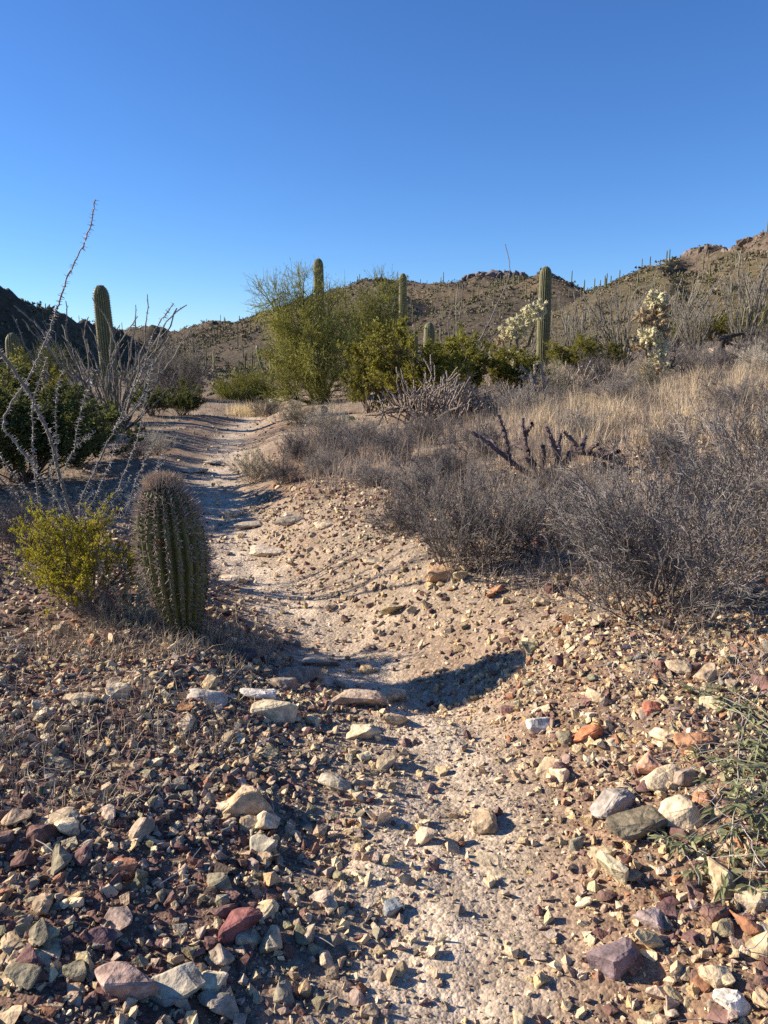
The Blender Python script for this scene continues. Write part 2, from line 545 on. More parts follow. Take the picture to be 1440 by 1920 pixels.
def stone_colours(rng, x, y):
    lat = x - trail_x(y) + .25 * fbm(x / .6, y / .6, 77, 3)
    left = ss(.1, .75, -lat); right = ss(.15, .8, lat)
    mid = np.exp(-((lat + .28) / .3) ** 2) * (1 - ss(3.2, 4.2, y)) * 1.2
    tr = np.clip(1 - left - right, .05, 1)
    up = (.65 * ss(2.5, 3.2, y))[:, None]
    W = left[:, None] * (W_LEFT * (1 - up) + W_RIGHT * up) + right[:, None] * W_RIGHT + tr[:, None] * W_TRAIL + mid[:, None] * W_MID
    far = ss(3.6, 6, y)[:, None]
    W = W * (1 - far * .6) + far * .6 * (.6 * W_TRAIL + .4 * W_RIGHT)
    W = W / W.sum(1, keepdims=True)
    k = (np.cumsum(W, 1) < rng.uniform(size=(len(x), 1))).sum(1).clip(0, len(PAL) - 1)
    c = PAL[k] * rng.uniform(.75, 1.25, (len(x), 1)) * rng.uniform(.95, 1.05, (len(x), 3))
    return c


def rand_rot(rng, n, tilt=.6):
    """random rotations, mostly lying on their flat side"""
    az = rng.uniform(0, 2 * np.pi, n); tx = rng.normal(0, tilt, n); ty = rng.normal(0, tilt, n)
    ca, sa = np.cos(az), np.sin(az); cx, sx = np.cos(tx), np.sin(tx); cy, sy = np.cos(ty), np.sin(ty)
    z0 = np.zeros(n); o1 = np.ones(n)
    Rz = np.stack([np.stack([ca, -sa, z0], -1), np.stack([sa, ca, z0], -1), np.stack([z0, z0, o1], -1)], 1)
    Rx = np.stack([np.stack([o1, z0, z0], -1), np.stack([z0, cx, -sx], -1), np.stack([z0, sx, cx], -1)], 1)
    Ry = np.stack([np.stack([cy, z0, sy], -1), np.stack([z0, o1, z0], -1), np.stack([-sy, z0, cy], -1)], 1)
    return Rx @ Ry @ Rz


def scatter_gravel():
    rng = np.random.default_rng(42)
    T = [hull_template(rng, int(rng.integers(8, 12))) for _ in range(20)] + [hull_template(rng, 6) for _ in range(10)]
    xs, ys, ss_ = [], [], []

    def zone(n, y0, y1, half, smin, smax, p, keep=None):
        y = np.sqrt(rng.uniform(y0 ** 2, y1 ** 2, n)); x = rng.uniform(-1, 1, n) * half * y + 0
        s = smin * (smax / smin) ** (rng.uniform(size=n) ** p)
        if keep is not None:
            k = rng.uniform(size=n) < keep(x, y, s); x, y, s = x[k], y[k], s[k]
        xs.append(x); ys.append(y); ss_.append(s)

    def keep(x, y, s):
        lat = x - trail_x(y)
        n = fbm(x / .5, y / .5, 88, 3)
        on = np.exp(-((lat - .08 + .15 * n) / .38) ** 2)
        big = ss(.008, .02, s)
        soilpatch = ss(.1, .5, fbm(x / .45, y / .45, 99, 3)) * ss(.2, .7, lat)
        d = 1 - on * (.56 + .34 * big) - soilpatch * (.45 + .3 * big)
        d = d * (1 - .35 * ss(.3, 1., lat) * big)
        return np.clip(d, .05, 1)
    zone(20000, 1.25, 3.5, .66, .003, .0095, 1.0, keep)
    zone(16500, 1.25, 3.9, .66, .009, .032, 1.9, keep)
    zone(800, 1.3, 4.2, .64, .026, .042, 1.5, keep)
    zone(11000, 3.3, 7.2, .64, .006, .026, 1.9, keep)
    zone(11000, 3.3, 8.8, .62, .012, .036, 1.6, lambda x, y, s: np.clip(1.05 - .85 * np.exp(-((x - trail_x(y)) / .28) ** 2), 0, 1))
    zone(9000, .9, 4.5, 1.25, .012, .036, 1.7, lambda x, y, s: (np.abs(x) > .62 * y) * 1.0)
    zone(3600, 1.3, 3.6, .64, .010, .03, 1.7, lambda x, y, s: np.clip(ss(.25, .7, np.abs(x - trail_x(y) - .05)), 0, 1))
    zone(3200, 3.4, 8.5, .6, .018, .045, 1.5, lambda x, y, s: np.clip(1 - .8 * np.exp(-((x - trail_x(y)) / .3) ** 2), 0, 1))
    zone(1500, 3.6, 8.0, .6, .025, .05, 1.8, keep)

    def near_trail(x, y, s):
        lat = x - trail_x(y)
        return np.exp(-(lat / 1.6) ** 2)
    zone(9000, 7, 23, .55, .014, .05, 2.2, near_trail)
    zone(4000, 7, 16, .55, .012, .04, 2., lambda x, y, s: .55 * np.ones_like(x))
    x = np.concatenate(xs); y = np.concatenate(ys); s = np.concatenate(ss_)
    z = ground_h(x, y) + s * rng.uniform(-.1, .45, len(s))
    C = stone_colours(rng, x, y)
    R = rand_rot(rng, len(x), .5)
    mb = MB()
    k = np.where(s > .0085, rng.integers(0, 20, len(x)), rng.integers(20, 30, len(x)))
    an = rng.uniform(.75, 1.3, (len(x), 3))
    for t, (V, F) in enumerate(T):
        i = np.where(k == t)[0]
        q = np.einsum('nij,nvj->nvi', R[i], V[None] * an[i][:, None]) * s[i][:, None, None]
        q = q + np.stack([x[i], y[i], z[i]], -1)[:, None]
        nv = len(V)
        mb.add(q.reshape(-1, 3), (F[None] + np.arange(len(i))[:, None, None] * nv).reshape(-1, 3), np.repeat(C[i], nv, 0))
    o = mb.build('gravel', M_GRAVEL)
    tag(o, 'loose multicoloured gravel strewn over the path and banks', 'gravel', kind='stuff')


scatter_gravel()


def ground_hit(u, v):
    """the ground point seen at a photo pixel"""
    dx, dy, dz = ray(u, v)
    k = 1.2
    for _ in range(400):
        x, y, z = dx * k, dy * k, CAMZ + dz * k
        if z <= float(ground_h(x, y)): break
        k *= 1.01
    return np.array([x, y, float(ground_h(x, y))])


def scatter_stones():
    """the three hundred stones that show largest, each a piece of the ground"""
    rng = np.random.default_rng(8)
    meshes = [rock_mesh(rng, int(rng.integers(9, 14)), .14, 1, .07, (1, rng.uniform(.65, .9), rng.uniform(.45, .75))) for _ in range(14)]
    n = 0
    while n < 300:
        u = rng.uniform(-20, 1460); v = rng.uniform(1090, 1930) if rng.uniform() < .85 else rng.uniform(900, 1150)
        p = ground_hit(u, v)
        lat = p[0] - float(trail_x(p[1]))
        if abs(lat - .05) < .38 and rng.uniform() < .8: continue
        if lat > 1.3 and p[1] > 3.6 and rng.uniform() < .7: continue
        s = .0225 * (2.7 ** (rng.uniform() ** 2.4)) * (1 + .12 * max(p[1] - 2, 0))
        o = link('stone', meshes[int(rng.integers(len(meshes)))], ground)
        o.scale = (s, s * rng.uniform(.8, 1.1), s * rng.uniform(.8, 1.15))
        o.location = (p[0], p[1], p[2] + s * .25)
        o.rotation_euler = (rng.normal(0, .25), rng.normal(0, .25), rng.uniform(0, 6.28))
        c = stone_colours(rng, p[:1], p[1:2])[0]
        o.color = (*c, 1)
        n += 1


scatter_stones()

# notable rocks: u, v (photo pixel of the middle), width, height (photo pixels), colour, flatness seed, label
CREAM, TAN, GREY, OLIVE, MAR, ORG, MAUVE, WHITE = (.56, .45, .29), (.45, .33, .20), (.30, .26, .20), (.26, .22, .14), (.20, .095, .08), (.42, .16, .075), (.26, .20, .19), (.62, .56, .47)
ROCKS = [
    (514, 1336, 82, 56, CREAM, 1, 'rounded cream boulder on the stone ledge beside the path'),
    (484, 1302, 66, 34, WHITE, 2, 'whitish low rock just behind the rounded cream boulder'),
    (452, 1502, 108, 62, (.52, .37, .22), 3, 'peach tan wedge rock propped on a small stone'),
    (470, 1542, 40, 36, TAN, 4, 'small tan stone propping up the peach wedge rock'),
    (682, 1376, 62, 34, CREAM, 5, 'oblong cream rock lying on the path below the ledge'),
    (742, 1350, 50, 34, TAN, 6, 'tan wedge stone leaning on the path under the shadow'),
    (629, 1469, 66, 36, (.42, .36, .26), 7, 'smooth oval tan rock in the middle of the path'),
    (665, 1306, 110, 40, (.43, .32, .23), 8, 'flat tan ledge slab at the drop in the path'),
    (735, 1304, 56, 34, CREAM, 9, 'cream block at the end of the path ledge'),
    (560, 1262, 90, 34, GREY, 10, 'grey slab lying in the cactus shadow'),
    (1102, 1374, 52, 44, ORG, 11, 'bright rust orange rock on the bank'),
    (1150, 1505, 82, 58, (.36, .31, .26), 12, 'rounded grey rock resting behind the dark brown block'),
    (1197, 1552, 122, 66, (.19, .155, .10), 13, 'largest dark olive brown block on the bank'),
    (1160, 1628, 56, 76, (.50, .42, .27), 14, 'upright split cream rock below the dark brown block'),
    (920, 1612, 140, 84, (.55, .43, .28), 15, 'half buried cracked cream bedrock in the path'),
    (446, 1730, 82, 66, (.21, .085, .075), 16, 'square maroon rock among dark gravel'),
    (1160, 1800, 92, 72, (.20, .145, .145), 17, 'rough purple grey block near the lower bank'),
    (1224, 1728, 62, 50, (.33, .25, .22), 18, 'mauve grey stone above the purple grey block'),
    (322, 1858, 112, 58, (.36, .31, .23), 19, 'long grey tan block at the bottom of the path edge'),
    (235, 1848, 104, 82, (.40, .27, .21), 20, 'large cream and maroon streaked rock at the bottom'),
    (46, 1836, 66, 54, OLIVE, 21, 'olive grey angular rock at the photo bottom corner'),
    (394, 1846, 56, 52, CREAM, 22, 'cream rock next to the long grey tan block'),
    (405, 1890, 74, 54, GREY, 23, 'dark grey rock at the bottom edge of the photo'),
    (494, 1588, 50, 48, (.42, .37, .27), 24, 'cube shaped two tone tan stone below the wedge rock'),
    (800, 1566, 38, 44, (.46, .35, .24), 25, 'single tan stone standing on the bare path'),
    (737, 1704, 34, 36, (.24, .25, .24), 26, 'small blue grey stone on the pale path'),
    (826, 1076, 54, 40, (.38, .24, .14), 27, 'brown rock under the grey shrub beside the path'),
    (863, 1081, 28, 24, (.56, .42, .22), 28, 'small yellow stone beside the brown rock'),
    (184, 1757, 70, 40, (.17, .10, .10), 29, 'flat dark purple stone at lower left'),
    (145, 1826, 50, 42, OLIVE, 30, 'rounded olive stone left of the streaked rock'),
    (1374, 1880, 60, 48, WHITE, 31, 'white grey rock under the leafy plant'),
    (1346, 1838, 58, 50, (.54, .41, .25), 32, 'cream rock touching the leafy plant at lower right'),
    (1282, 1520, 82, 66, (.55, .44, .29), 33, 'jagged cream rock beside the leafy plant'),
    (390, 1306, 74, 32, (.42, .37, .30), 34, 'low pale rock at the foot of the barrel cactus mound'),
    (110, 1534, 74, 28, (.47, .36, .23), 35, 'long thin tan slab tilted on the left slope'),
    (1306, 1392, 76, 42, (.38, .19, .10), 36, 'rust brown rock on the upper right bank'),
    (1225, 1437, 50, 50, (.52, .29, .19), 37, 'pink orange rounded stone on the bank'),
    (1246, 1462, 84, 30, (.55, .43, .27), 38, 'long cream slab below the pink orange stone'),
    (36, 1770, 130, 110, (.45, .33, .20), 39, 'crumbly tan bedrock patch at the left edge'),
    (410, 1658, 52, 36, OLIVE, 41, 'olive stone halfway down the dark gravel'),
    (463, 1768, 46, 44, (.32, .28, .20), 42, 'khaki stone just below the square maroon rock'),
    (505, 1770, 42, 56, (.44, .35, .22), 43, 'upright tan stone near the square maroon rock'),
    (1010, 1356, 44, 36, WHITE, 44, 'white stone uphill of the rust orange rock'),
    (1060, 1386, 34, 34, OLIVE, 45, 'olive stone touching the rust orange rock'),
    (150, 1310, 60, 26, (.50, .38, .24), 46, 'tan flat stone in the dry weeds at left'),
    (225, 1295, 50, 40, (.55, .43, .28), 47, 'cream stone in front of the dry bushlet'),
    (1030, 1440, 44, 44, (.50, .37, .22), 48, 'tan chunk above the bare soil of the bank'),
    (470, 985, 60, 16, (.40, .33, .25), 51, 'thin pale ledge at the shaded bend of the path'),
    (500, 1035, 80, 18, (.45, .37, .28), 52, 'flat pale slab in the blue shade of the path'),
    (545, 975, 60, 22, (.30, .25, .19), 53, 'brown ledge stone on the shaded bank'),
    (440, 1085, 60, 14, (.50, .41, .29), 54, 'low pale slab beside the barrel cactus shadow'),
    (600, 1240, 70, 26, (.30, .26, .21), 55, 'grey brown step stone in the shaded dip'),
    (525, 1282, 60, 28, (.30, .24, .18), 56, 'brown block at the left end of the path ledge'),
    (700, 1050, 40, 16, (.52, .41, .27), 57, 'tan stone on the sunlit bank above the path'),
    (610, 985, 44, 16, (.48, .38, .26), 58, 'tan ledge stone near the top of the shaded bank'),
    (365, 880, 50, 14, (.56, .46, .33), 59, 'cream slab on the far stretch of the path'),
    (400, 868, 36, 12, (.56, .46, .33), 60, 'small cream slab beyond the cream slab of the path'),
    (435, 965, 26, 22, (.56, .47, .34), 49, 'pale stone on the far bend of the path'),
    (1225, 1335, 36, 28, (.40, .15, .09), 50, 'small brick red stone high on the bank'),
]


def build_rocks():
    for (u, v, w, h, col, seed, label) in ROCKS:
        rng = np.random.default_rng(seed + 100)
        p = ground_hit(u, v + h * .4)
        dist = p[1] * CP + (CAMZ - p[2]) * SP
        W = w / FPX * dist * .5; H = h / FPX * dist * .5
        bed = 'bedrock' in label
        me = rock_mesh(rng, 24 if bed else int(rng.integers(10, 15)), .10, 2, .12 if bed else .06, (1, 1, 1), 'rock')
        o = link('rock', me)
        # seen from above at an angle: photo height mixes depth and height
        o.scale = (W * 1.08, max(H * (1.5 if bed else .95), W * .6), (H * .3 if bed else H * .85))
        o.location = (p[0], p[1] + H * .35, p[2] + (-.012 if bed else H * .42))
        o.rotation_euler = (0, 0, rng.uniform(-.5, .5)) if not bed else (0, 0, 0)
        if seed in (3, 36): o.rotation_euler = (0, -.12, .15)
        if seed in (35, 38, 19): o.rotation_euler = (0, -.15, .35)
        o.color = (*col, 1)
        tag(o, label, 'rock')


build_rocks()


def crags():
    rng = np.random.default_rng(17)
    kinds = []
    for _ in range(8):
        me = rock_mesh(rng, int(rng.integers(10, 16)), .08, 2, .12, (1, 1, 1), 'crag')
        me.materials.clear(); me.materials.append(M_CRAG); kinds.append(me)
    rows = [  # u range, hill, ridge rows, half width, half height, count, drop below the crest, colour
        ((872, 984), h2, RC, (2.2, 4.2), (2.8, 3.9), 18, -.3, (.17, .135, .125)),
        ((850, 1005), h2, RC, (1.2, 2.4), (.8, 1.3), 14, .2, (.24, .175, .13)),
        ((690, 735), h2, RC, (1.2, 2.2), (.7, 1.1), 5, .8, (.19, .145, .11)),
        ((385, 432), h2, RC, (1.5, 3.0), (1.0, 1.6), 5, .8, (.12, .10, .085)),
        ((1190, 1292), h3, RR, (1.4, 2.8), (1.1, 2.0), 20, .5, (.15, .115, .09)),
        ((1284, 1345), h3, RR, (1.4, 2.6), (1.6, 2.6), 15, .7, (.155, .12, .098)),
        ((1225, 1330), h3, RR, (1.0, 2.2), (.8, 1.6), 18, 4.5, (.14, .11, .085)),
        ((1380, 1450), h3, RR, (1.4, 2.8), (1.0, 1.8), 12, .7, (.155, .118, .092)),
        ((1330, 1400), h3, RR, (.9, 1.6), (.6, 1.0), 9, 1.0, (.15, .12, .095)),
    ]
    for (u0, u1), hill, Rg, (w0, w1), (t0, t1), n, drop, col in rows:
        U = 720 + FPX * Rg[:, 0] / (Rg[:, 1] * CP - (Rg[:, 2] - CAMZ) * SP)
        for i in range(n):
            u = u0 + (u1 - u0) * (i + rng.uniform(.2, .8)) / n
            q = np.array([np.interp(u, U, Rg[:, k]) for k in range(3)])
            toward = -nrm(q * np.array([1, 1, 0])) * drop * rng.uniform(.8, 2.2)
            w = rng.uniform(w0, w1); t = rng.uniform(t0, t1)
            o = link('crag', kinds[int(rng.integers(8))], hill)
            o.scale = (w, w * rng.uniform(.6, 1), t); o.rotation_euler = (rng.normal(0, .08), rng.normal(0, .08), rng.uniform(0, 6.28))
            o.location = (q[0] + toward[0], q[1] + toward[1], q[2] - drop * rng.uniform(.7, 1.2) - t * .35)
            o.color = (*(np.array(col) * rng.uniform(.75, 1.2)), 1)


crags()

# ------------------------------------------------------------------ plant tools
def polylines(rng, P, D, L, nseg, wig, trop=0.0):
    """B branches as polylines (B, nseg+1, 3)"""
    P = np.array(P, float); d = nrm(np.array(D, float)); L = np.broadcast_to(np.asarray(L, float), (len(P),))
    pts = [P]
    for i in range(nseg):
        d = nrm(d + wig * rng.normal(size=d.shape) + np.array([0, 0, trop]))
        P = P + d * (L / nseg)[:, None]
        pts.append(P)
    return np.stack(pts, 1)


def tubes(mb, pts, r0, r1, k=3, col=(1, 1, 1), col2=None, prof=None):
    """tapered k-sided tubes along polylines"""
    B, n, _ = pts.shape
    r0 = np.broadcast_to(np.asarray(r0, float), (B,)); r1 = np.broadcast_to(np.asarray(r1, float), (B,))
    t = np.linspace(0, 1, n)
    R = r0[:, None] * (1 - t) + r1[:, None] * t
    if prof is not None: R = R * prof
    T = np.empty_like(pts); T[:, 1:-1] = pts[:, 2:] - pts[:, :-2]; T[:, 0] = pts[:, 1] - pts[:, 0]; T[:, -1] = pts[:, -1] - pts[:, -2]
    T = nrm(T)
    ref = np.where(np.abs(T[:, :1, 2:3]) > .8, np.array([1., 0.1, 0]), np.array([0, 0.1, 1.]))
    A = nrm(np.cross(T, np.broadcast_to(ref, T.shape))); Bv = np.cross(T, A)
    ph = np.arange(k) * 2 * np.pi / k
    V = pts[:, :, None] + R[:, :, None, None] * (A[:, :, None] * np.cos(ph)[:, None] + Bv[:, :, None] * np.sin(ph)[:, None])
    idx = np.arange(B * n * k).reshape(B, n, k)
    a = idx[:, :-1]; b = np.roll(idx, -1, 2)[:, :-1]; c = np.roll(idx, -1, 2)[:, 1:]; d = idx[:, 1:]
    F = np.concatenate([np.stack([a, b, c], -1).reshape(-1, 3), np.stack([a, c, d], -1).reshape(-1, 3)])
    C = np.asarray(col, float)
    if C.ndim == 1: C = np.broadcast_to(C, (B, 3))
    C = np.broadcast_to(C[:, None], (B, n, 3))
    if col2 is not None: C = C * (1 - t)[None, :, None] + np.asarray(col2, float) * t[None, :, None]
    C = np.broadcast_to(C[:, :, None], (B, n, k, 3)).reshape(-1, 3)
    mb.add(V.reshape(-1, 3), F, C)


def spawn(rng, pts, L, per, tmin, tmax, a0, a1, f0, f1):
    """children of branches: start points, directions, lengths"""
    B, n, _ = pts.shape
    par = np.repeat(np.arange(B), per); m = len(par)
    t = rng.uniform(tmin, tmax, m) * (n - 1)
    i = np.minimum(t.astype(int), n - 2); f = (t - i)[:, None]
    p = pts[par, i] * (1 - f) + pts[par, i + 1] * f
    d = nrm(pts[par, i + 1] - pts[par, i])
    q = rng.normal(size=(m, 3)); q = nrm(q - (q * d).sum(1, keepdims=True) * d)
    a = rng.uniform(a0, a1, m)[:, None]
    L = np.broadcast_to(np.asarray(L, float), (B,))
    return p, d * np.cos(a) + q * np.sin(a), L[par] * rng.uniform(f0, f1, m) * (1.1 - .5 * t / (n - 1))


def leaves(mb, rng, P, D, ln, wd, col, up=.3, jit=.18):
    """pointed leaves (two triangles folded along the middle)"""
    m = len(P)
    D = nrm(np.asarray(D, float)); q = rng.normal(size=(m, 3)) + np.array([0, 0, up])
    W = nrm(np.cross(D, q)); Nn = np.cross(W, D)
    ln = np.broadcast_to(np.asarray(ln, float), (m,))[:, None]; wd = np.broadcast_to(np.asarray(wd, float), (m,))[:, None]
    mid = P + D * ln * .45
    V = np.stack([P, mid + W * wd * .5 + Nn * wd * .2, P + D * ln, mid - W * wd * .5 + Nn * wd * .2], 1)
    i = np.arange(m)[:, None] * 4
    F = np.concatenate([i + np.array([[0, 1, 2]]), i + np.array([[0, 2, 3]])])
    C = np.asarray(col, float)
    if C.ndim == 1: C = np.broadcast_to(C, (m, 3))
    C = C * rng.uniform(1 - jit, 1 + jit, (m, 1))
    mb.add(V.reshape(-1, 3), F, np.repeat(C, 4, 0))


def along(rng, pts, per, tmin=0., tmax=1.):
    p, d, _ = spawn(rng, pts, 1., per, tmin, tmax, .6, 1.3, 1, 1)
    return p, d


def fan(rng, n, spread, up=1.0):
    a = rng.uniform(0, 2 * np.pi, n); s = np.sqrt(rng.uniform(0, 1, n)) * spread
    return nrm(np.stack([np.cos(a) * s, np.sin(a) * s, np.full(n, up)], 1))


# ------------------------------------------------------------------ grey dry shrubs
def grey_shrub_meshes(seed, col=(.36, .31, .28), base=(.20, .14, .10), density=1.0, green=None):
    """unit shrub: about 1 m tall and 1.3 m wide"""
    rng = np.random.default_rng(seed)
    n = 34
    D = fan(rng, n, 1.05)
    P = np.stack([rng.normal(0, .13, n), rng.normal(0, .13, n), np.full(n, -.03)], 1); D = nrm(D + P * np.array([2.2, 2.2, 0]))
    L = rng.uniform(.55, .95, n)
    s1 = polylines(rng, P, D, L, 6, .13, .04)
    ms = MB(); mt = MB()
    c1 = np.array(base) * rng.uniform(.7, 1.3, (n, 1))
    tubes(ms, s1, rng.uniform(.0045, .009, n), .0022, 4, c1, col)
    p, d, l = spawn(rng, s1, L, int(11 * density), .08, 1., .25, .9, .28, .5)
    s2 = polylines(rng, p, d, l, 4, .16, .05)
    cc = np.array(col) * rng.uniform(.7, 1.25, (len(p), 1))
    tubes(ms, s2, .0032, .0015, 3, cc * .8, col)
    p, d, l2 = spawn(rng, s2, l, int(8 * density), .1, 1., .3, .95, .3, .6)
    s3 = polylines(rng, p, d, l2, 2, .24, .04)
    cc = np.array(col) * rng.uniform(.6, 1.35, (len(p), 1))
    tubes(mt, s3, .0023, .0012, 3, cc)
    p, d, l3 = spawn(rng, s3, l2, 2, .2, 1., .4, 1.1, .3, .6)
    s4 = polylines(rng, p, d, l3, 1, .2, .02)
    cc = np.array(col) * rng.uniform(.6, 1.4, (len(p), 1))
    tubes(mt, s4, .0018, .001, 3, cc)
    out = [('stems', ms.mesh('stems')), ('twigs', mt.mesh('twigs'))]
    for _, me in out: me.materials.append(M_TWIG)
    if green is not None:
        ml = MB()
        P, D = along(rng, s3, 2)
        leaves(ml, rng, P, D, .028, .012, green)
        me = ml.mesh('leaves'); me.materials.append(M_LEAF); out.append(('leaves', me))
    return out


def place(name, meshes, loc, scale, rz, label, cat, group=None):
    q = []
    for nm, me in meshes:
        a = np.empty(len(me.vertices) * 3, np.float32); me.vertices.foreach_get('co', a); q.append(a.reshape(-1, 3))
    q = np.concatenate(q)
    rx = float(np.percentile(np.hypot(q[:, 0], q[:, 1]), 95)); rz_ = float(np.percentile(q[:, 2], 99))
    e = empty(name, loc, rz, (scale[0] * .5 / rx, scale[1] * .5 / rx, scale[2] / rz_))
    for nm, me in meshes: link(nm, me, e)
    tag(e, label, cat, group)
    return e


GREYS = [grey_shrub_meshes(s, c) for s, c in ((1, (.19, .168, .15)), (2, (.23, .203, .18)), (3, (.145, .128, .117)))]
GSAGE = grey_shrub_meshes(4, (.28, .245, .18), (.2, .16, .11), .8, (.21, .22, .13))
GSAGE2 = grey_shrub_meshes(6, (.40, .35, .29), (.24, .18, .12), .85, (.30, .30, .22))
# u, D, width m, height m, mesh, label
SHRUBS = [
    (1235, 3.85, 1.3, .82, GREYS[0], 'largest grey leafless shrub in front at the right of the path'),
    (1470, 4.25, 1.3, 1.05, GREYS[1], 'tall grey leafless shrub cut off by the right photo edge'),
    (860, 5.0, 1.05, .74, GREYS[2], 'dense dark grey shrub overhanging the path bank above the brown rock'),
    (985, 5.25, 1.0, .44, GREYS[0], 'dark grey shrub touching the purple dead cholla from in front'),
    (1120, 5.6, .9, .46, GREYS[1], 'grey shrub behind the largest grey shrub'),
    (1330, 5.5, 1.1, .6, GREYS[2], 'grey shrub between the largest shrub and the golden grass'),
    (1440, 6.9, 1.2, .7, GREYS[0], 'twiggy grey shrub in the golden grass at the right edge'),
    (1150, 4.6, .8, .5, GREYS[1], 'low grey shrub at the foot of the largest grey shrub'),
    (480, 9.6, .62, .46, GSAGE, 'rounded grey green shrub at the bend of the path'),
    (560, 10.2, .7, .42, GREYS[2], 'grey shrub second from the bend of the path'),
    (650, 9.6, .75, .42, GREYS[1], 'pale grey shrub in the tan grass above the shaded bank'),
    (742, 9.3, .75, .44, GREYS[0], 'grey shrub amid tan grass below the cholla skeleton'),
    (700, 8.0, .7, .3, GREYS[1], 'low brownish shrub at the top of the shaded bank'),
    (600, 8.9, .6, .32, GREYS[0], 'wispy shrub just above the shaded bank'),
    (790, 6.9, .7, .4, GREYS[0], 'twiggy shrub uphill of the dense dark grey shrub'),
    (1060, 6.6, .8, .24, GREYS[2], 'grey shrub at the foot of the purple cholla arms'),
    (1240, 7.4, .9, .5, GREYS[0], 'grey shrub at the near edge of the golden grass'),
    (530, 9.0, .6, .34, GREYS[2], 'dark grey shrub beside the grey green one at the bend'),
    (690, 10.8, .9, .42, GREYS[0], 'grey shrub in tan grass above the pale grey one'),
    (800, 10.4, .9, .45, GREYS[2], 'dark grey shrub in front of the cholla skeleton'),
    (610, 11.3, .8, .4, GREYS[1], 'pale dry shrub downhill of the silvery one'),
    (900, 9.2, .9, .45, GREYS[0], 'grey shrub behind the left arm of the purple cholla'),
    (750, 6.0, .6, .3, GREYS[2], 'small dark shrub at the brink of the sunlit bank'),
    (1090, 9.6, .9, .42, GREYS[1], 'pale grey shrub right behind the purple cholla'),
    (1380, 10.5, 1.2, .5, GREYS[2], 'dark twiggy shrub low in the golden grass'),
    (1160, 12.5, 1.2, .5, GREYS[0], 'grey shrub at the far side of the golden grass'),
    (620, 12.5, .8, .5, GSAGE2, 'pale silvery shrub below the prickly pear'),
    (845, 7.6, .7, .46, GREYS[2], 'grey shrub left of the purple dead cholla'),
    (560, 15.0, 1.1, .55, GSAGE, 'olive grey low shrub at the foot of the green tree'),
    (985, 11.8, 1.0, .62, GREYS[1], 'pale grey shrub behind the purple dead cholla'),
    (1040, 15.5, 1.2, .7, GSAGE, 'grey green shrub below the tall right saguaro'),
    (1120, 16.5, 1.3, .75, GREYS[2], 'grey shrub left of the tall pale cholla'),
    (1210, 14.6, 1.1, .62, GSAGE, 'dark leafy shrub at the foot of the tall pale cholla'),
    (1290, 16.5, 1.5, .75, GREYS[0], 'grey shrub right of the tall pale cholla'),
    (1345, 18.5, 1.4, .7, GREYS[1], 'grey shrub beside the pale boulder'),
    (1425, 15.5, 1.2, .65, GSAGE2, 'silvery leafy shrub at the right edge below the bent stump'),
    (1430, 20.5, 1.7, .95, GREYS[2], 'tangled grey shrub behind the bent stump'),
    (1240, 20.5, 1.6, .85, GREYS[0], 'grey shrub behind the tall pale cholla'),
    (885, 13.5, 1.2, .65, GREYS[1], 'grey shrub right of the cholla skeleton'),
    (290, 12.0, .7, .4, GSAGE2, 'low greenish shrub at the left verge of the path'),
    (250, 11.2, .7, .35, GREYS[1], 'dry brown grey bushlet beside the pale plank'),
    (190, 4.25, .42, .26, GREYS[1], 'small dry bushlet in front of the yellow green creosote'),
    (40, 5.8, .8, .42, GREYS[2], 'dead twiggy bush in shade at the left photo edge'),
    (500, 19.5, 1.0, .5, GREYS[0], 'grey shrub beside the blond grass clump'),
    (150, 16.5, 1.8, 1.1, GREYS[1], 'bare grey bush behind the left ocotillo'),
    (330, 26., 2.6, 1.9, GREYS[0], 'bare pale grey bush on the valley floor'),
]
for i, (u, D, w, h, me, label) in enumerate(SHRUBS):
    p = gpt(u, D)
    place('dry_shrub', me, p, (w, w, h), i * 1.7, label, 'shrub', 'dry grey shrubs')

# ------------------------------------------------------------------ creosote bushes
def creosote_meshes(seed, leaf=(.225, .215, .03), nst=20, per=(8, 7), leafn=5, ls=.02, spread=.95):
    rng = np.random.default_rng(seed)
    n = nst
    D = fan(rng, n, spread); P = np.stack([rng.normal(0, .05, n), rng.normal(0, .05, n), np.full(n, -.03)], 1)
    L = rng.uniform(.6, 1.05, n)
    s1 = polylines(rng, P, D, L, 6, .14, .06)
    ms, ml = MB(), MB()
    tubes(ms, s1, rng.uniform(.007, .012, n), .003, 4, (.11, .085, .065), (.19, .15, .10))
    p, d, l = spawn(rng, s1, L, per[0], .3, 1., .3, .8, .25, .45)
    s2 = polylines(rng, p, d, l, 4, .15, .08)
    tubes(ms, s2, .0035, .0018, 3, (.15, .12, .08))
    p, d, l2 = spawn(rng, s2, l, per[1], .2, 1., .3, .9, .3, .55)
    s3 = polylines(rng, p, d, l2, 2, .15, .08)
    tubes(ms, s3, .0018, .001, 3, (.18, .15, .09))
    P, Dd = along(rng, s3, leafn)
    tone = 1 + .35 * fbm(P[:, 0] * 5, P[:, 1] * 5 + P[:, 2] * 4, seed, 2)[:, None]
    leaves(ml, rng, P, nrm(Dd + np.array([0, 0, .3])), rng.uniform(.7, 1.3, len(P)) * ls, rng.uniform(.35, .55, len(P)) * ls, np.array(leaf) * tone, jit=.3)
    a, b = ms.mesh('stems'), ml.mesh('leaves')
    a.materials.append(M_BARK); b.materials.append(M_LEAF)
    return [('stems', a), ('leaves', b)]


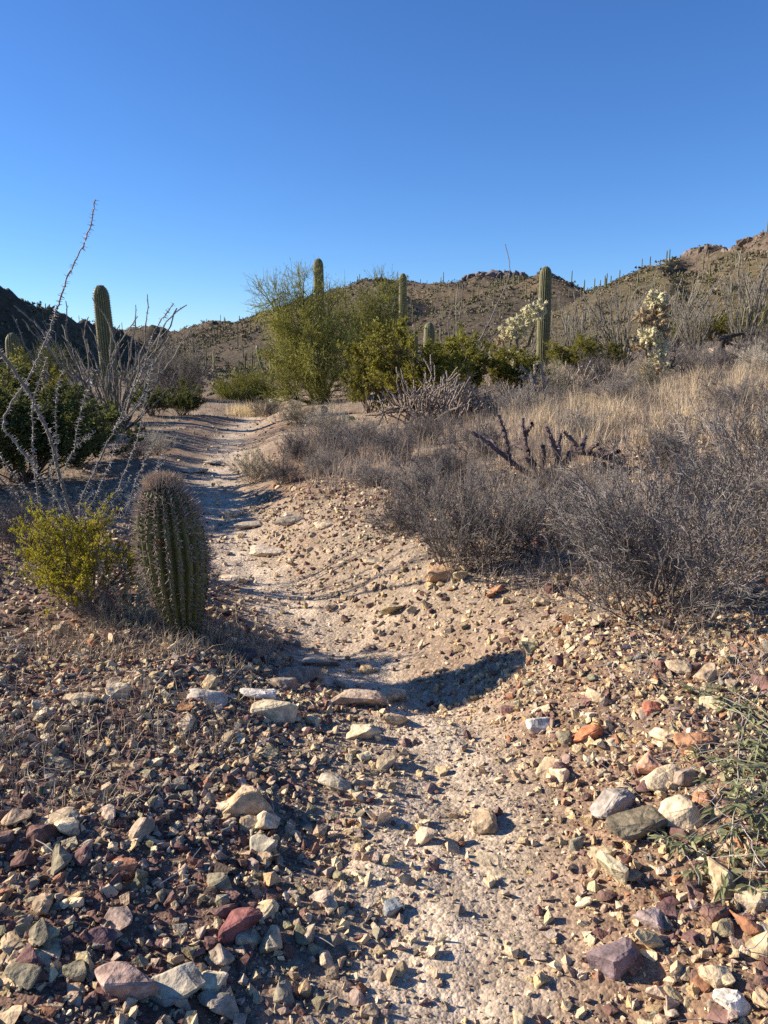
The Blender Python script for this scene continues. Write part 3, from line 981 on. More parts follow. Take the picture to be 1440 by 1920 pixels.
CREO_N = creosote_meshes(21, (.33, .29, .022), 30, (11, 8), 8, .024, 1.1)
CREO_A = creosote_meshes(22, (.215, .20, .028), 26, (11, 8), 8, .034, 1.05)
CREO_B = creosote_meshes(23, (.19, .18, .028), 24, (11, 8), 7, .036, 1.1)
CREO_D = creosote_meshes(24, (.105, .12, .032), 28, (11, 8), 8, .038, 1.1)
BUSHES = [
    (158, 4.38, .86, .62, CREO_N, 'yellow green creosote bush beside the barrel cactus'),
    (770, 15.0, 2.5, 1.62, CREO_A, 'largest yellow green creosote bush behind the cholla skeleton'),
    (695, 15.6, 1.2, 1.25, CREO_B, 'creosote bush against the green tree'),
    (860, 16.5, 1.7, 1.35, CREO_B, 'creosote bush right of the largest creosote'),
    (955, 17.0, 1.6, 1.0, CREO_A, 'creosote bush under the round pale cholla'),
    (1075, 22.5, 1.7, 1.0, CREO_A, 'creosote bush right of the tall right saguaro'),
    (1130, 24.0, 1.4, .8, CREO_B, 'small creosote bush among the right ocotillos'),
    (1330, 31.0, 2.6, 1.2, CREO_A, 'creosote bush behind the bent stump'),
    (1455, 27.0, 2.0, 1.5, CREO_B, 'creosote bush at the right photo edge'),
    (40, 9.3, 2.2, 1.3, CREO_D, 'big dark green bush in shade behind the thorny ocotillo'),
    (140, 10.6, 1.5, .95, CREO_D, 'dark green bush filling the gap behind the thorny canes'),
    (-120, 8.6, 2.3, 1.5, CREO_D, 'dark green bush reaching in from the left edge'),
    (338, 19.0, 1.15, .85, CREO_D, 'dark rounded bush where the path disappears'),
    (285, 18.0, 1.1, .75, CREO_D, 'dark low bush beside the left ocotillo'),
    (60, 14.0, 2.0, 1.3, CREO_B, 'leafy bush below the small left saguaro'),
]
for i, (u, D, w, h, me, label) in enumerate(BUSHES):
    p = gpt(u, D)
    place('creosote_bush', me, p, (w, w, h), i * 2.3 + .4, label, 'bush', 'leafy green bushes')

# ------------------------------------------------------------------ palo verde trees
def palo_verde(name, seed, loc, lobes, label, leaf=(.3, .29, .07), cat='tree', dens=1.0, group='green twigged trees', wisp=1.0, trunks=True):
    """lobes: (x, y, z, rx, rz, sprays) in metres above the foot; each spray is a brush of fine green twigs on a limb"""
    rng = np.random.default_rng(seed)
    e = empty(name, loc, 0)
    mt, mc, ml = MB(), MB(), MB()
    for (lx, ly, lz, rx, rz, ns) in lobes:
        ns = int(ns * dens)
        foot = np.array([rng.normal(0, .12), rng.normal(0, .12), -.05]); c = np.array([lx, ly, lz])
        mid = foot * .5 + c * .5 + rng.normal(0, .12, 3) * np.array([1, 1, .3])
        limb = smooth_line(np.array([foot, foot * .75 + mid * .25 + rng.normal(0, .05, 3), mid, c - np.array([0, 0, rz * .45]), c]), 12)
        if trunks: tubes(mt, limb[None], .055, .02, 6, (.07, .06, .038), (.12, .115, .05))
        v = nrm(rng.normal(size=(ns, 3))); q = v * rng.uniform(.35, .95, (ns, 1)) ** .6 * np.array([rx, rx, rz]) + c
        q[:, 2] = np.maximum(q[:, 2], .15)
        # a limb out to every spray
        st = limb[rng.integers(5, 12, ns)]
        m_ = (st + q) / 2 + rng.normal(0, .1, (ns, 3)) * rx
        t = np.linspace(0, 1, 5)[None, :, None]
        B = st[:, None] * (1 - t) ** 2 + 2 * m_[:, None] * t * (1 - t) + q[:, None] * t ** 2
        tubes(mt, B, .014, .005, 4, (.115, .11, .05), (.17, .17, .06))
        k = 13
        P = np.repeat(B[:, 2:].reshape(-1, 3), k, 0)[rng.permutation(ns * 3 * k)[:ns * k * 2]] + rng.normal(0, .03, (ns * k * 2, 3))
        out = nrm((P - c) / np.array([rx, rx, rz]) + 1e-3)
        D = nrm(out * .7 + rng.normal(size=P.shape) * .55 + np.array([0, 0, .35]))
        L = rng.uniform(.2, .55, len(P)) * wisp
        s4 = polylines(rng, P, D, L, 2, .2, .08)
        tone = (1 + .55 * fbm(P[:, 0] * 1.5, P[:, 2] * 1.7 + P[:, 1], seed, 3))[:, None]
        tubes(mc, s4, .0045, .002, 3, np.array(leaf) * tone * rng.uniform(.7, 1.25, (len(P), 1)))
        P2, D2 = along(rng, s4, 3, .15, 1.)
        tone = (1 + .5 * fbm(P2[:, 0] * 1.5, P2[:, 2] * 1.7 + P2[:, 1], seed, 3))[:, None]
        leaves(ml, rng, P2, nrm(D2 + np.repeat(D, 3, 0) * .8 + np.array([0, 0, .2])), rng.uniform(.05, .11, len(P2)), rng.uniform(.008, .014, len(P2)), np.array(leaf) * tone, jit=.3)
    mt.build('trunk', M_BARK, e, True); mc.build('twigs', M_LEAF, e); ml.build('crown', M_LEAF, e)
    tag(e, label, cat, group)
    return e


def smooth_line(P, n):
    P = np.asarray(P, float)
    s = np.concatenate([[0], np.cumsum(np.linalg.norm(np.diff(P, axis=0), axis=1))])
    q = np.linspace(0, s[-1], n)
    out = np.stack([np.interp(q, s, P[:, i]) for i in range(3)], 1)
    for _ in range(2): out[1:-1] = (out[:-2] + 2 * out[1:-1] + out[2:]) / 4
    return out


def lobes_at(b, D, rows):
    """lobe centres from photo columns and rows at distance D"""
    out = []
    for (u, v, ru, rv, dy, n) in rows:
        q = at(u, v, D + dy) - b; w = D / FPX
        out.append((q[0], dy, q[2], ru * w, rv * w, n))
    return out


b = gpt(592, 20.5)
palo_verde('palo_verde_tree', 31, b, lobes_at(b, 20.5, [(515, 563, 46, 44, 0, 34), (568, 545, 40, 42, .3, 30), (560, 610, 62, 52, -.4, 58), (615, 600, 50, 60, .2, 48), (600, 668, 75, 58, -.6, 70), (530, 655, 46, 44, .1, 34), (655, 655, 48, 58, .3, 44), (545, 728, 44, 42, -.7, 36), (615, 735, 50, 40, -.4, 34)]),
           'large feathery green tree with dark trunks beyond the path', (.35, .335, .085), dens=.66)
b = gpt(690, 23.0)
palo_verde('palo_verde_tree', 32, b, lobes_at(b, 23.0, [(662, 575, 46, 44, .2, 34), (712, 562, 40, 42, 0, 32), (690, 625, 58, 50, -.3, 44), (732, 615, 30, 46, .2, 22), (690, 690, 50, 50, -.2, 34)]),
           'second feathery green tree standing behind and right of the large one', (.30, .29, .078), dens=.72)
b = gpt(455, 27)
palo_verde('palo_verde_bush', 33, b, lobes_at(b, 27, [(430, 738, 34, 26, 0, 30), (470, 728, 42, 30, .2, 44), (500, 740, 26, 26, .1, 22), (455, 755, 50, 22, -.4, 36)]), 'pale olive feathery bush on the valley floor left of the large tree', (.29, .28, .07), 'bush', trunks=False)
b = gpt(325, 33)
palo_verde('palo_verde_bush', 34, b, lobes_at(b, 33, [(310, 690, 30, 36, 0, 26), (345, 700, 28, 30, .2, 22), (320, 735, 44, 24, -.3, 26)]), 'thin olive tree on the valley floor beyond the dark bush', (.22, .21, .07), 'bush', wisp=1.3)
b = gpt(80, 30)
palo_verde('palo_verde_bush', 35, b, lobes_at(b, 30, [(60, 685, 40, 40, 0, 34), (110, 690, 40, 36, .2, 30), (30, 690, 30, 40, .2, 22)]), 'olive bush behind the small left saguaro', (.18, .18, .055), 'bush', wisp=1.2)

# ------------------------------------------------------------------ saguaros
def saguaro_column(mb, path, radii, ribs, green=(.105, .108, .036), crest=(.25, .225, .125), seed=0, per=4, depth=.16, cap=(.42, .40, .33)):
    """a pleated column along a path, closed at a rounded tip"""
    rng = np.random.default_rng(seed)
    path = np.asarray(path, float); n = len(path)
    T = np.gradient(path, axis=0); T = nrm(T)
    ref = np.array([0, 1., 0]); A = nrm(np.cross(T, ref)); B = np.cross(T, A)
    k = ribs * per
    ph = np.arange(k) * 2 * np.pi / k
    prof = np.cos(ph * ribs)                      # +1 on the crest
    prof = np.sign(prof) * np.abs(prof) ** .8
    rr = np.asarray(radii)[:, None] * (1 + depth * (prof - 1) * .5)
    V = path[:, None] + rr[..., None] * (A[:, None] * np.cos(ph)[:, None] + B[:, None] * np.sin(ph)[:, None])
    cr = ss(.6, 1., prof)
    nz = rng.uniform(.8, 1.2, (n, 1, 1))
    C = np.array(green) * (1 - cr)[None, :, None] * nz + np.array(crest) * cr[None, :, None] * rng.uniform(.75, 1.2, (n, k, 1))
    tipw = ss(.93, 1.0, np.linspace(0, 1, n))[:, None, None]
    C = C * (1 - tipw) + np.array(cap) * tipw
    botw = (1 - ss(0., .12, np.linspace(0, 1, n)))[:, None, None]
    C = C * (1 - botw * .4) + np.array([.16, .13, .09]) * botw * .4
    idx = np.arange(n * k).reshape(n, k)
    a = idx[:-1].ravel(); b = np.roll(idx, -1, 1)[:-1].ravel(); c = np.roll(idx, -1, 1)[1:].ravel(); d = idx[1:].ravel()
    mb.add(V.reshape(-1, 3), np.concatenate([np.stack([a, c, b], 1), np.stack([a, d, c], 1)]), C.reshape(-1, 3))


def column_path(H, R, lean=(0, 0), n=40, base=.85, curve=0.):
    t = np.linspace(0, 1, n)
    tt = 1 - (1 - t) ** 1.6
    z = H * tt
    rad = R * (base + (1 - base) * np.clip(tt * 2.2, 0, 1)) * (1 - .10 * ss(.55, 1, tt))
    dz = (H - z) / (R * 1.35)
    rad = rad * np.sqrt(np.clip(1 - (1 - np.clip(dz, 0, 1)) ** 2, .0004, 1))
    x = lean[0] * tt + curve * np.sin(tt * np.pi); y = lean[1] * tt
    return np.stack([x, y, z - .1 * (1 - tt)], 1), rad


def spine_fuzz(path, radii, ribs, step, ln, seed, col=(.42, .38, .30), rad=.0016):
    """spine clusters along every rib crest"""
    rng = np.random.default_rng(seed)
    path = np.asarray(path); T = nrm(np.gradient(path, axis=0)); A = nrm(np.cross(T, np.array([0, 1., 0]))); B = np.cross(T, A)
    s = np.concatenate([[0], np.cumsum(np.linalg.norm(np.diff(path, axis=0), axis=1))])
    q = np.arange(.05, s[-1], step)
    pos = np.stack([np.interp(q, s, path[:, i]) for i in range(3)], 1); r = np.interp(q, s, radii)
    Aq = np.stack([np.interp(q, s, A[:, i]) for i in range(3)], 1); Bq = np.stack([np.interp(q, s, B[:, i]) for i in range(3)], 1)
    ph = np.arange(ribs) * 2 * np.pi / ribs
    out = Aq[:, None] * np.cos(ph)[:, None] + Bq[:, None] * np.sin(ph)[:, None]
    P = (pos[:, None] + out * r[:, None, None]).reshape(-1, 3); O = out.reshape(-1, 3)
    m = 4
    P = np.repeat(P, m, 0); O = np.repeat(O, m, 0)
    D = nrm(O + .9 * rng.normal(size=O.shape))
    mb = MB()
    pts = np.stack([P, P + D * ln * rng.uniform(.6, 1.2, (len(P), 1))], 1)
    tubes(mb, pts, rad, rad * .3, 3, np.array(col) * rng.uniform(.7, 1.2, (len(P), 1)))
    return mb


def saguaro(u, vtop, D, diam, label, lean=(0, 0), ribs=20, seed=1, group='saguaros near the path', fuzz=True):
    p = gpt(u, D)
    H = top_z(vtop, D) - p[2]
    e = empty('saguaro', p, 0)
    path, rad = column_path(H, diam / 2, lean)
    mb = MB(); saguaro_column(mb, path, rad, ribs, seed=seed)
    mb.build('trunk', M_CACTUS, e, True)
    if fuzz:
        spine_fuzz(path, rad, ribs, .05, .03, seed).build('spines', M_SPINE, e)
    tag(e, label, 'cactus', group)
    return e


saguaro(215, 534, 17, .36, 'tall thick saguaro column rising out of the left ocotillo', (-.12, 0), 21, 1)
saguaro(35, 624, 22, .42, 'short pale topped saguaro at the left edge behind bushes', (-.02, 0), 18, 2)
saguaro(603, 484, 29, .40, 'saguaro whose tip pokes out of the large green tree', (-.05, 0), 18, 3, fuzz=False)
saguaro(756, 512, 36, .38, 'slim saguaro standing clear right of the green trees', (-.04, 0), 17, 4, fuzz=False)
saguaro(804, 604, 30, .44, 'short fat saguaro tip above the largest creosote bush', (0, 0), 17, 5, fuzz=False)
saguaro(778, 620, 34, .26, 'tiny pale saguaro tip left of the short fat one', (0, 0), 15, 6, fuzz=False)
saguaro(1016, 499, 26, .43, 'tall lone saguaro on the right behind the round pale cholla', (.0, 0), 19, 7)
saguaro(1259, 614, 42, .25, 'small young saguaro behind the tall pale cholla', (0, 0), 15, 8, fuzz=False)
saguaro(1437, 597, 38, .35, 'saguaro half hidden at the right edge', (0, 0), 15, 9, fuzz=False)


def armed_saguaro():
    D = 58
    p = gpt(510, D)
    e = empty('saguaro', p)
    H = top_z(655, D) - p[2]
    path, rad = column_path(H, .16)
    mb = MB(); saguaro_column(mb, path, rad, 14, seed=11, per=3); mb.build('trunk', M_CACTUS, e, True)
    zb = top_z(702, D) - p[2]
    k = np.array([[0, 0, zb], [-.25, -.05, zb + .02], [-.55, -.1, zb + .25], [-.75, -.12, zb + .75], [-.9, -.12, zb + 1.4], [-1.02, -.12, top_z(648, D) - p[2]]])
    t = np.linspace(0, 1, 30); kk = np.stack([np.interp(t, np.linspace(0, 1, 6), k[:, i]) for i in range(3)], 1)
    r = .125 * np.sqrt(np.clip(1 - ss(.93, 1.01, t) ** 2, .02, 1))
    mb = MB(); saguaro_column(mb, kk, r, 12, seed=12, per=3, green=(.085, .09, .05)); mb.build('arm', M_CACTUS, e, True)
    tag(e, 'thin saguaro with one bent arm left of the large green tree', 'cactus', 'saguaros near the path')


armed_saguaro()

# far saguaros on the hills
def far_saguaros():
    rng = np.random.default_rng(77)
    kinds = []
    for q in range(6):
        mb = MB()
        path, rad = column_path(1.0, .042, (rng.normal(0, .02), 0), 12)
        saguaro_column(mb, path, rad, 9, seed=q, per=2, green=(.125, .12, .05), crest=(.21, .19, .10), cap=(.3, .28, .2))
        if q in (3, 5):
            for sgn in ((-1, 1) if q == 5 else (1,)):
                z0 = rng.uniform(.4, .55); w = .11 * sgn
                k = np.array([[0, 0, z0], [w * .7, 0, z0 + .01], [w, 0, z0 + .06], [w * 1.05, 0, z0 + rng.uniform(.2, .38)]])
                t = np.linspace(0, 1, 9); kk = np.stack([np.interp(t, np.linspace(0, 1, 4), k[:, i]) for i in range(3)], 1)
                saguaro_column(mb, kk, .03 * np.sqrt(np.clip(1 - ss(.85, 1.01, t) ** 2, .03, 1)), 8, seed=q + 9, per=2, green=(.125, .12, .05), crest=(.21, .19, .10))
        me = mb.mesh('saguaro', True); me.materials.append(M_CACTUS); kinds.append(me)
    sets = [
        # n, u range, distance range, which hill, label, group
        (34, (-10, 300), (120, 260), 'left', 'slender saguaro on the dark shaded hill', 'saguaros on the shaded hill'),
        (85, (300, 660), (110, 400), 'centre', 'slender saguaro on the valley slope left of the green trees', 'saguaros on the valley slope'),
        (75, (740, 1120), (130, 370), 'centre', 'slender saguaro on the brown rocky crested hill', 'saguaros on the rocky crested hill'),
        (80, (1060, 1445), (95, 225), 'right', 'slender saguaro on the sunlit hill rising to the right', 'saguaros on the sunlit hill'),
    ]
    SKU = [0, 60, 120, 180, 260, 390, 445, 490, 600, 690, 708, 760, 830, 925, 985, 1100, 1140, 1175, 1215, 1290, 1385, 1440]
    SKV = [537, 566, 588, 605, 614, 602, 611, 597, 575, 524, 519, 533, 543, 517, 521, 545, 541, 529, 501, 467, 453, 429]
    look = ['slender armless', 'straight armless', 'slightly leaning armless', 'one armed', 'stout armless', 'two armed']
    for n, (u0, u1), (d0, d1), which, label, group in sets:
        c = 0; tries = 0
        while c < n and tries < 6000:
            tries += 1
            u = rng.uniform(u0, u1); D = math.sqrt(rng.uniform(d0 ** 2, d1 ** 2)) if rng.uniform() < .6 else rng.uniform(d0, d1)
            x = (u - 720) / FPX * D * CP; z = float(far_h(np.array([x]), np.array([D]))[0])
            zc = D * CP - (z - CAMZ) * SP; v = 960 - FPX * ((z - CAMZ) * CP + D * SP) / zc
            if which == 'left':
                if float(hill_z('left', np.array([x]), np.array([D]))[0]) < 3 or rng.uniform() < .2: continue
            elif v < np.interp(u, SKU, SKV) + (30 if which == 'right' else 16) and rng.uniform() < .93: continue
            if fbm(np.array([x / 30]), np.array([D / 30]), 5, 3)[0] < -.12: continue
            q = int(rng.choice(6, p=[.28, .25, .2, .08, .15, .04]))
            o = link('saguaro', kinds[q])
            h = rng.uniform(1.3, 2.8) if which in ('right', 'left') else rng.uniform(1.5, 3.6)
            o.scale = (h * .85, h * .85, h); o.location = (x, D, z - .1); o.rotation_euler = (rng.normal(0, .02), rng.normal(0, .02), rng.uniform(0, 6.28))
            place_ = 'low on' if D < d0 + (d1 - d0) * .4 else ('halfway up' if D < d0 + (d1 - d0) * .75 else 'high on')
            tag(o, label.replace('slender', look[q]).replace(' on the', ' %s the' % place_, 1), 'cactus', group)
            c += 1


far_saguaros()


def far_scrub():
    rng = np.random.default_rng(91)
    n = 76000
    r = np.sqrt(rng.uniform(45 ** 2, 540 ** 2, n)) * rng.uniform(.75, 1, n); az = np.radians(rng.uniform(-33, 33, n))
    x, y = r * np.sin(az), r * np.cos(az)
    k = r > 42
    x, y, r = x[k], y[k], r[k]
    cl = fbm(x / 13, y / 13, 66, 4) > rng.uniform(-.45, .4, len(x))
    x, y, r = x[cl], y[cl], r[cl]
    z = far_h(x, y)
    s = .27 * (4.4 ** rng.uniform(0, 1, len(x))) * (.8 + r / 700)
    m = len(x); q = 9
    P = nrm(rng.normal(size=(m, q, 3))) * rng.uniform(.25, 1, (m, q, 1)); P[..., 2] = np.abs(P[..., 2]) * .85 + .05
    P = P * s[:, None, None] + np.stack([x, y, z - .05], 1)[:, None]
    E1 = rng.normal(size=(m, q, 3)); E1 = nrm(E1); E2 = nrm(np.cross(E1, rng.normal(size=(m, q, 3))))
    a = s[:, None, None] * rng.uniform(.22, .42, (m, q, 1))
    V = np.stack([P + E1 * a, P - E1 * a * .5 + E2 * a * .8, P - E1 * a * .5 - E2 * a * .8], 2)
    pal = np.array([[.125, .12, .06], [.15, .132, .07], [.19, .155, .10], [.105, .098, .058], [.21, .175, .125], [.165, .15, .062], [.17, .135, .085]])
    C = pal[rng.integers(0, len(pal), m)] * rng.uniform(.7, 1.25, (m, 1))
    mb = MB()
    mb.add(V.reshape(-1, 3), np.arange(m * q * 3).reshape(-1, 3), np.repeat(C, q * 3, 0))
    o = mb.build('scrub', M_FAR)
    tag(o, 'low desert scrub dotted over the hills and valley floor', 'scrub', kind='stuff')
    # tall far cacti beyond those told apart
    n = 700
    r = np.sqrt(rng.uniform(150 ** 2, 430 ** 2, n)); az = np.radians(rng.uniform(-30, 30, n))
    x, y = r * np.sin(az), r * np.cos(az); z = far_h(x, y); h = rng.uniform(1.5, 4.2, n)
    pts = np.stack([np.stack([x, y, z - .1], 1), np.stack([x, y, z + h * .9], 1), np.stack([x, y, z + h], 1)], 1)
    mb = MB(); tubes(mb, pts, .17, .12, 5, np.array([.13, .13, .065]) * rng.uniform(.7, 1.2, (n, 1)), prof=np.array([[1, 1, .3]]))
    o = mb.build('far_saguaros', M_FAR)
    tag(o, 'countless tiny saguaros scattered over the distant slopes', 'cactus', kind='stuff')


far_scrub()

# ------------------------------------------------------------------ barrel cactus
def barrel():
    rng = np.random.default_rng(3)
    p = gpt(341, 4.0)
    e = empty('barrel_cactus', (p[0], p[1], p[2] - .03))
    H = top_z(892, 4.0) - p[2] + .02
    n = 60; t = np.linspace(0, 1, n)
    z = H * t
    R = .176
    rad = R * np.interp(t, [0, .08, .2, .35, .52, .66, .78, .86, .92, .965, .99, 1], [.42, .53, .70, .88, 1.0, .98, .87, .72, .54, .33, .16, .04])
    x = np.interp(t, [0, .5, 1], [.02, -.015, -.065]); y = np.zeros(n)
    path = np.stack([x, y, z], 1)
    ribs = 19; per = 8; k = ribs * per
    ph = np.arange(k) * 2 * np.pi / k + .2 * 0
    pr = np.abs(np.cos(ph * ribs / 2)) ** .9            # 1 on a crest, sharp valley between
    dep = .24
    twist = .35 * t
    ang = ph[None] + twist[:, None]
    rr = rad[:, None] * (1 - dep * (1 - pr)[None])
    rr = rr * (1 + .07 * fbm(np.cos(ang) * 2.2 + 7, z[:, None] * 4 + np.sin(ang) * 2.2, 33, 3))
    V = np.stack([path[:, 0, None] + rr * np.cos(ang), path[:, 1, None] + rr * np.sin(ang), np.broadcast_to(z[:, None], rr.shape)], -1)
    C = np.array([.10, .102, .036]) * (.75 + .45 * pr[None, :, None]) * rng.uniform(.9, 1.1, (n, 1, 1))
    dry = (1 - ss(.0, .16, t))[:, None, None]
    C = C * (1 - dry * .6) + np.array([.12, .10, .06]) * dry * .6
    idx = np.arange(n * k).reshape(n, k)
    a = idx[:-1].ravel(); b = np.roll(idx, -1, 1)[:-1].ravel(); c = np.roll(idx, -1, 1)[1:].ravel(); d = idx[1:].ravel()
    mb = MB(); mb.add(V.reshape(-1, 3), np.concatenate([np.stack([a, b, c], 1), np.stack([a, c, d], 1)]), C.reshape(-1, 3))
    mb.build('body', M_CACTUS, e, True)
    ms, mw = MB(), MB()
    for i in range(ribs):
        zs = np.concatenate([np.arange(.04, H * .8, .028), np.arange(H * .8, H * .995, .014)]); zs = zs + rng.uniform(-.012, .003) + rng.normal(0, .004, len(zs)); zs = zs[rng.uniform(size=len(zs)) > .12]
        tt = zs / H
        r = np.interp(tt, t, rad); cx = np.interp(tt, t, x)
        an = i * 2 * np.pi / ribs + .35 * tt
        o = np.stack([np.cos(an), np.sin(an), np.zeros_like(an)], 1)
        slope = np.interp(tt, t, np.gradient(rad, z))
        o = nrm(o + np.stack([0 * an, 0 * an, -slope], 1).clip(-3, 3))
        P = np.stack([cx + r * np.cos(an), r * np.sin(an), zs], 1)
        tang = np.cross(o, np.array([0, 0, 1.])); tang = nrm(tang)
        # small woolly areole pads
        pad = np.stack([P - np.array([0, 0, .007]), P + o * .004, P + np.array([0, 0, .007])], 1)
        tubes(mw, pad, .005, .005, 5, (.12, .10, .085), prof=np.array([[.5, 1.2, .5]]))
        m = 7
        old = (1 - ss(.15, .5, tt))
        for j in range(m):
            if j < 2: dirv = o + .25 * rng.normal(size=o.shape); ln = .05; rd = .0026
            else:
                q = 2 * np.pi * (j - 2) / (m - 2)
                dirv = o * .75 + tang * math.cos(q) * 1.0 + np.array([0, 0, 1]) * math.sin(q) * 1.0 + .22 * rng.normal(size=o.shape); ln = .031; rd = .0014
            dirv = nrm(dirv)
            ll = ln * rng.uniform(.65, 1.2, (len(P), 1)) * (1 - .35 * old[:, None])
            mid = P + dirv * ll * .6; tip = mid + nrm(dirv + np.array([0, 0, .35 if j < 2 else .05]) * rng.normal(.4, .6, (len(P), 1))) * ll * .4
            c0 = np.array([.60, .51, .43]) * rng.uniform(.6, 1.25, (len(P), 1)); c0 = c0 * (1 - .45 * old[:, None])
            tubes(ms, np.stack([P, mid, tip], 1), rd, rd * .35, 3, c0)
    # crown tuft of upright young spines
    m = 520
    a_ = rng.uniform(0, 6.28, m); q = np.sqrt(rng.uniform(0, 1, m)) * R * .56
    P = np.stack([-.062 + q * np.cos(a_), q * np.sin(a_), H - .012 - .55 * (q / R) ** 2 * R], 1)
    D = nrm(np.stack([np.cos(a_) * q * 3.5, np.sin(a_) * q * 3.5, np.full(m, 1.)], 1) + .3 * rng.normal(size=(m, 3)))
    ll = rng.uniform(.03, .062, (m, 1))
    tubes(ms, np.stack([P, P + D * ll * .6, P + nrm(D + .25 * rng.normal(size=D.shape)) * ll], 1), .0018, .0006, 3, np.array([.60, .49, .37]) * rng.uniform(.75, 1.2, (m, 1)))
    tag(ms.build('spines', M_SPINE, e), 'tan and grey spines, densest on the crown', kind='stuff')
    mw.build('areoles', M_SPINE, e)['kind'] = 'stuff'
    # old scars with dried reddish fruit on the front ribs
    for (ga, tz, sc_) in ((-1.66, .66, 1.0), (-1.38, .60, .8), (-1.7, .62, .7)):
        mbf = MB(); Vt, Ft = hull_template(rng, 14, .8)
        r = float(np.interp(tz, t, rad)); cx = float(np.interp(tz, t, x))
        mbf.add(Vt * .016 * sc_ * np.array([1, 1, 1.5]) + np.array([cx + r * .97 * math.cos(ga), r * .97 * math.sin(ga), tz * H]), Ft, (.20, .06, .03))
        mbf.build('dried_fruit', M_CACTUS, e)
    tag(e, 'leaning ribbed barrel cactus covered in spines beside the path', 'cactus')


barrel()

# ------------------------------------------------------------------ thorny ocotillo in front at left
def smooth_line(P, n):
    P = np.asarray(P, float)
    s = np.concatenate([[0], np.cumsum(np.linalg.norm(np.diff(P, axis=0), axis=1))])
    q = np.linspace(0, s[-1], n)
    out = np.stack([np.interp(q, s, P[:, i]) for i in range(3)], 1)
    for _ in range(2): out[1:-1] = (out[:-2] + 2 * out[1:-1] + out[2:]) / 4
    return out


def thorn_cane(parent, P, r0, r1, rng, thorn=.019, step=.017, bark=(.165, .155, .135), tcol=(.66, .62, .56)):
    P = np.asarray(P); L = np.linalg.norm(np.diff(P, axis=0), axis=1).sum()
    n = max(8, int(L / .03))
    Q = smooth_line(P, n)
    Q = Q + .003 * rng.normal(size=Q.shape)
    mb = MB()
    prof = 1 + .16 * rng.normal(size=(1, n)).clip(-1, 1)
    pale = rng.uniform(.8, 1.3, (1, 1))
    tubes(mb, Q[None], r0, r1, 7, np.array(bark)[None] * pale, prof=prof)
    c = mb.build('cane', M_BARK, parent, True)
    m = int(L / step)
    t = rng.uniform(0, n - 1.01, m); i = t.astype(int); f = (t - i)[:, None]
    B = Q[i] * (1 - f) + Q[i + 1] * f; T = nrm(Q[i + 1] - Q[i])
    rr = (r0 + (r1 - r0) * t / (n - 1))[:, None]
    d = rng.normal(size=(m, 3)); d = nrm(d - (d * T).sum(1, keepdims=True) * T)
    tip = B + d * (rr + thorn * rng.uniform(.6, 1.3, (m, 1))) + T * thorn * .1 * rng.normal(size=(m, 1))
    mt = MB(); tubes(mt, np.stack([B + d * rr * .6, tip], 1), .0030, .0008, 3, np.array(tcol) * rng.uniform(.75, 1.15, (m, 1)))
    o = mt.build('thorns', M_SPINE, c); o['kind'] = 'stuff'
    return c


